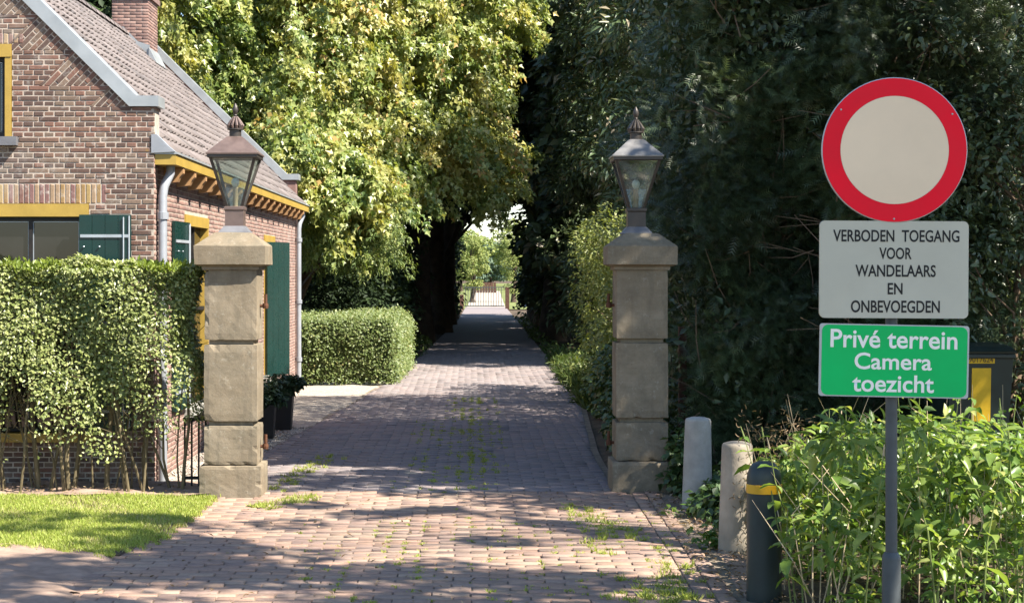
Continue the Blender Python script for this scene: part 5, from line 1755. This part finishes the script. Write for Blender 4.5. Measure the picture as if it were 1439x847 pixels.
# taller trees further back on the right
def filled(x0, x1, y0, y1, z0, z1, k, r, cnt, seed):
    q = random.Random(seed)
    return [(q.uniform(x0, x1), q.uniform(y0, y1), q.uniform(z0, z1), r * q.uniform(.7, 1.3), r, r * .75, cnt) for i in range(k)]
for (b, h, bx_, k, lab) in (((4.0, 33.0), 7.8, (2.45, 5.6, 31.0, 35.5, .4, 7.6), 120, 'dark tall evergreen above the golden shrub'), ((3.6, 39.0), 9.5, (2.15, 5.0, 36.5, 42.0, .3, 9.3), 130, 'dark tall evergreen where the avenue begins on the right'), ((7.4, 30.5), 13.0, (5.6, 9.5, 28.5, 33.0, 3.0, 13.0), 120, 'unseen evergreen behind the right yews, made tall to shade the others')):  # the hidden third one is made tall to keep sun off the others
    tree('evergreen_tree', lab, (b[0], b[1], 0), h * .95, .22, filled(*bx_, k * 2, .45, 210, int(b[1])), 'yew', .15, .33, 'rhomb', limbs=26, cat='evergreen', droop=.6, shell=.1, size_var=.6)
# laurel in the light at the right edge, in front of the yew
cl = [(rs.uniform(3.25, 4.5), rs.uniform(13.0, 13.7), rs.uniform(.3, 3.6), .3, .3, .26, 120) for i in range(80)]
cl = [c for c in cl if c[0] > 3.35 + .25 * math.sin(c[2] * 2.2)]
cl += [(rs.uniform(3.0, 4.4), rs.uniform(13.2, 13.6), rs.uniform(1.6, 3.9), .22, .2, .2, 90) for i in range(20)]
tree('laurel_shrub', 'glossy-leaved shrub catching light right of the round sign', (4.1, 13.5, 0), 3.2, .05, cl, 'laurel', .06, .5, 'lance', limbs=26, cat='shrub', trunk_mat='twig', up=.5)
# golden shrub beyond the shaded pillar, catching the sun
cl = [(rs.uniform(1.60, 2.35), rs.uniform(21.6, 25.6), rs.uniform(.2, 2.3), .26, .3, .28, 190) for i in range(80)]
tree('golden_shrub', 'sunlit golden-green shrub left of the shaded pillar', (2.1, 24.0, 0), 1.9, .05, cl, 'gold_leaf', .06, .6, 'rhomb', limbs=18, cat='shrub', trunk_mat='twig')
cl = [(rs.uniform(1.38, 1.95), rs.uniform(14.6, 22.0), rs.uniform(.04, .70), .2, .3, .18, 170) for i in range(75)]
cl = [c for c in cl if c[0] > 1.3 + .2 * c[2] + max(0, (c[1] - 17) * .03)]
tree('ivy_bush', 'dark ivy bush along the drive just past the shaded pillar', (1.75, 18, 0), .5, .03, cl, 'ivy', .065, .75, 'rhomb', limbs=14, cat='ivy', trunk_mat='twig')
cl = [(rs.uniform(1.52, 2.0), rs.uniform(22, 33), rs.uniform(.0, .14), .2, .4, .14, 190) for i in range(60)]
o = foliage('verge_grass', cl, .13, .14, 'lance', M['midleaf'], up=0, droop=-.8); tag(o, 'long grass on the verge right of the sunny part of the drive', 'grass', kind='stuff')
# ivy on the ground round the pillar foot and the bollards
cl = []
for i in range(120):
    x, y = rs.uniform(1.62, 3.3), rs.uniform(11.2, 14.2)
    if x < 1.72 and 12.6 < y < 13.1: continue
    if y > 13.2 and x < 1.58: continue
    cl.append((x, y, .05 + .09 * rs.random() + .12 * max(0, x - 1.8), .19, .19, .12, 75))
for i in range(14): cl.append((rs.uniform(1.56, 1.70), rs.uniform(13.45, 13.8), rs.uniform(.05, .55), .10, .10, .12, 45))
o = foliage('ground_ivy', cl, .06, .8, 'rhomb', M['ivy']); tag(o, 'ivy covering the ground around the pillar foot and bollards', 'ivy', kind='stuff')
# small weeds at bollard feet
def tuft(px, py, w, h, name, lab, n=90, size=.05):
    x, y = ground_at(px, py)
    cl = [(x + rs.gauss(0, w), y + rs.gauss(0, w), h * rs.uniform(.2, 1), .05, .05, .05, n // 6) for i in range(6)]
    root = empty(name, (x, y, 0)); tag(root, lab, 'weed', 'small weeds at the bollard feet')
    foliage('leaves', [(c[0] - x, c[1] - y) + c[2:] for c in cl], size, .6, 'lance', M['weed'], root, up=.8)
    m2 = MB()
    for c in cl: m2.tube([(0, 0, -.02), (c[0] - x, c[1] - y, c[2])], [.004, .002], 4)
    m2.build('stalk', M['stalk'], root)
tuft(1000, 768, .05, .16, 'small_weed', 'bright small weed at the foot of the chipped bollard')
tuft(1004, 700, .06, .10, 'small_weed', 'bright small weed at the foot of the pale bollard')
tuft(985, 720, .08, .05, 'small_weed', 'flat small weed in front of the pale bollard')
tuft(1040, 640, .05, .22, 'small_weed', 'leafy small weed between the two concrete bollards', 120, .06)

# ------------------------------------------------------------------ nettles and weeds round the sign
leafme = []
for i, (L, W) in enumerate(((.07, .036), (.09, .043), (.055, .03))):
    leafme.append(leaf_mesh('leaf', np.zeros((1, 3)), np.array([[1., 0, -.35]]), np.array([[.2, 0, 1.]]), np.array([L]), np.array([W]), 'lance', M['weed'], np.array([.3 + .25 * i])))
def nettle(x, y, h, lean, lab, seed, group='tall leafy weeds in the verge', pairs=8, zb=0.0):
    q = random.Random(seed)
    root = empty('leafy_weed', (x, y, zb)); tag(root, lab, 'weed', group)
    top = Vector((lean[0], lean[1], h))
    pth = [Vector((0, 0, 0)), top * .5 + Vector((lean[0] * -.15, 0, .03)), top * .8, top]
    m2 = MB(); m2.tube([(0, 0, -.05)] + [tuple(p) for p in pth[1:]], [.005, .004, .003, .0015], 6); m2.build('stalk', M['stalk'], root)
    for k in range(pairs):
        f = .30 + .70 * k / (pairs - 1)
        p = (pth[0].lerp(pth[1], f / .5) if f < .5 else pth[1].lerp(pth[2], (f - .5) / .3) if f < .8 else pth[2].lerp(pth[3], (f - .8) / .2))
        a0 = q.uniform(0, 6.28)
        for s in range(2):
            a = a0 + s * math.pi + q.gauss(0, .25)
            o = link('leaf', q.choice(leafme), root)
            o.location = p
            sc = (1.35 - .85 * abs(f - .5)) * q.uniform(.6, 1.45)
            o.scale = (sc, sc, sc)
            o.rotation_euler = (q.gauss(0, .3), q.uniform(-.5, .35), a)
    if q.random() < .5:
        m2 = MB(); m2.tube([tuple(top), tuple(top + Vector((lean[0] * .1, 0, .06)))], [.006, .002], 5); m2.build('flower_spike', M['dry'] if q.random() < .3 else M['stalk'], root)
q = random.Random(77)
spots = []
for i in range(46):
    px_, yy = q.uniform(1085, 1500), q.uniform(7.7, 10.6)
    x = (px_ - VPX) * yy / F
    if x < 1.62: continue
    htop = 612 - 46 * math.sin((px_ - 1085) / 355 * 2.6) + q.uniform(-12, 70)     # where the thicket ends against the yew
    h = EYE - (htop - VPY) * yy / F
    if h < .35: continue
    spots.append((x, yy, h))
spots.sort()
for i, (x, yy, h) in enumerate(spots):
    lab = 'tall leafy green weed in the thicket left of the sign pole' if x < 1.75 else 'tall leafy green weed in the thicket right of the sign pole, below the bin'
    nettle(x, yy, h, (q.gauss(0, .10), q.gauss(0, .10)), lab, 100 + i, 'tall leafy weeds left of the sign pole' if x < 1.75 else 'tall leafy weeds right of the sign pole', pairs=q.choice((8, 9, 10)), zb=float(verge_z(np.array(x), np.array(yy))))
nettle(1.64, 8.95, .80, (-.13, .05), 'leafy weed drooping over the yellow-banded bollard', 300, 'weeds leaning over bollards', 7)
nettle(1.78, 10.2, .74, (-.20, .10), 'leafy weed leaning across the chipped concrete bollard', 301, 'weeds leaning over bollards', 7)
nettle(1.60, 8.85, .55, (-.10, -.02), 'small leafy weed in front of the yellow-banded bollard', 302, 'weeds leaning over bollards', 6)
# fill between the stalks
cl = []
for i in range(230):
    yy = q.uniform(7.9, 11.3); px_ = q.uniform(1095, 1500); x = (px_ - VPX) * yy / F
    if x < 1.66: continue
    htop = 645 - 52 * math.sin((px_ - 1085) / 355 * 2.6)
    h = EYE - (htop - VPY) * yy / F
    cl.append((x, yy, max(.05, h * q.random() ** .8), .12, .12, .10, 46))
o = foliage('thicket', cl, .062, .45, 'lance', M['weed'], up=.3, droop=.3, shell=.1, size_var=.6, sunb=.8, outw=.4); tag(o, 'tangle of green weeds filling the verge below the signs', 'weeds', kind='stuff')
mb = MB()
for i in range(90):
    yy = q.uniform(8.3, 11); px_ = q.uniform(1090, 1450); x = (px_ - VPX) * yy / F
    if x < 1.62: continue
    a = Vector((x, yy, 0)); hh = q.uniform(.4, 1.05)
    mb.tube([a, a + Vector((q.gauss(0, .1), q.gauss(0, .1), hh * .6)), a + Vector((q.gauss(0, .2), q.gauss(0, .15), hh))], [.004, .003, .001], 4, caps=False)
o = mb.build('dry_stalks', M['dry'], fixn=False); tag(o, 'dry pale stalks sticking up among the green weeds', 'stalks', kind='stuff')
cl = [(q.uniform(1.66, 2.0), q.uniform(9.6, 11.2), q.uniform(.1, .8), .09, .09, .12, 40) for i in range(40)]
o = foliage('dry_grass', cl, .035, .14, 'lance', M['drybits'], up=.2, droop=.1); tag(o, 'dry straw-coloured grass heads behind the banded bollard', 'dry grass', kind='stuff')

# ------------------------------------------------------------------ trees just outside the view whose shade falls on the drive
def shade_tree(base, c, R, k, r, cnt, h, lab, seed):
    q = random.Random(seed)
    cl = crown_clumps(c, R, k, r, cnt, low=-.8, rng=q)
    return tree('roadside_tree', lab, base, h, .2, cl, 'midleaf', .12, .6, limbs=22, group='trees beside the road out of view')
shade_tree((7.9, 6.4, 0), (3.9, 6.6, 7.0), (2.7, .9, .8), 46, .30, 120, 7.2, 'roadside tree whose boughs dapple the very front of the drive', 1)
shade_tree((8.2, 8.8, 0), (4.7, 8.7, 7.2), (2.3, 1.3, .8), 30, .20, 90, 7.4, 'slender roadside tree whose thin boughs streak the drive', 3)
shade_tree((7.4, 11.2, 0), (5.9, 11.15, 6.2), (1.8, .8, 2.6), 55, .36, 140, 7.6, 'unseen tree beside the right yews, shaped to shade the pillar', 2)  # unseen crown, placed and shaped to keep sun off the right pillar
shade_tree((5.9, 4.6, 0), (4.9, 5.65, 6.0), (0.85, 0.85, 0.85), 36, .34, 230, 6.2, 'unseen small tree added to shade the signs', 4)  # unseen crown added on the sun's path to the signs
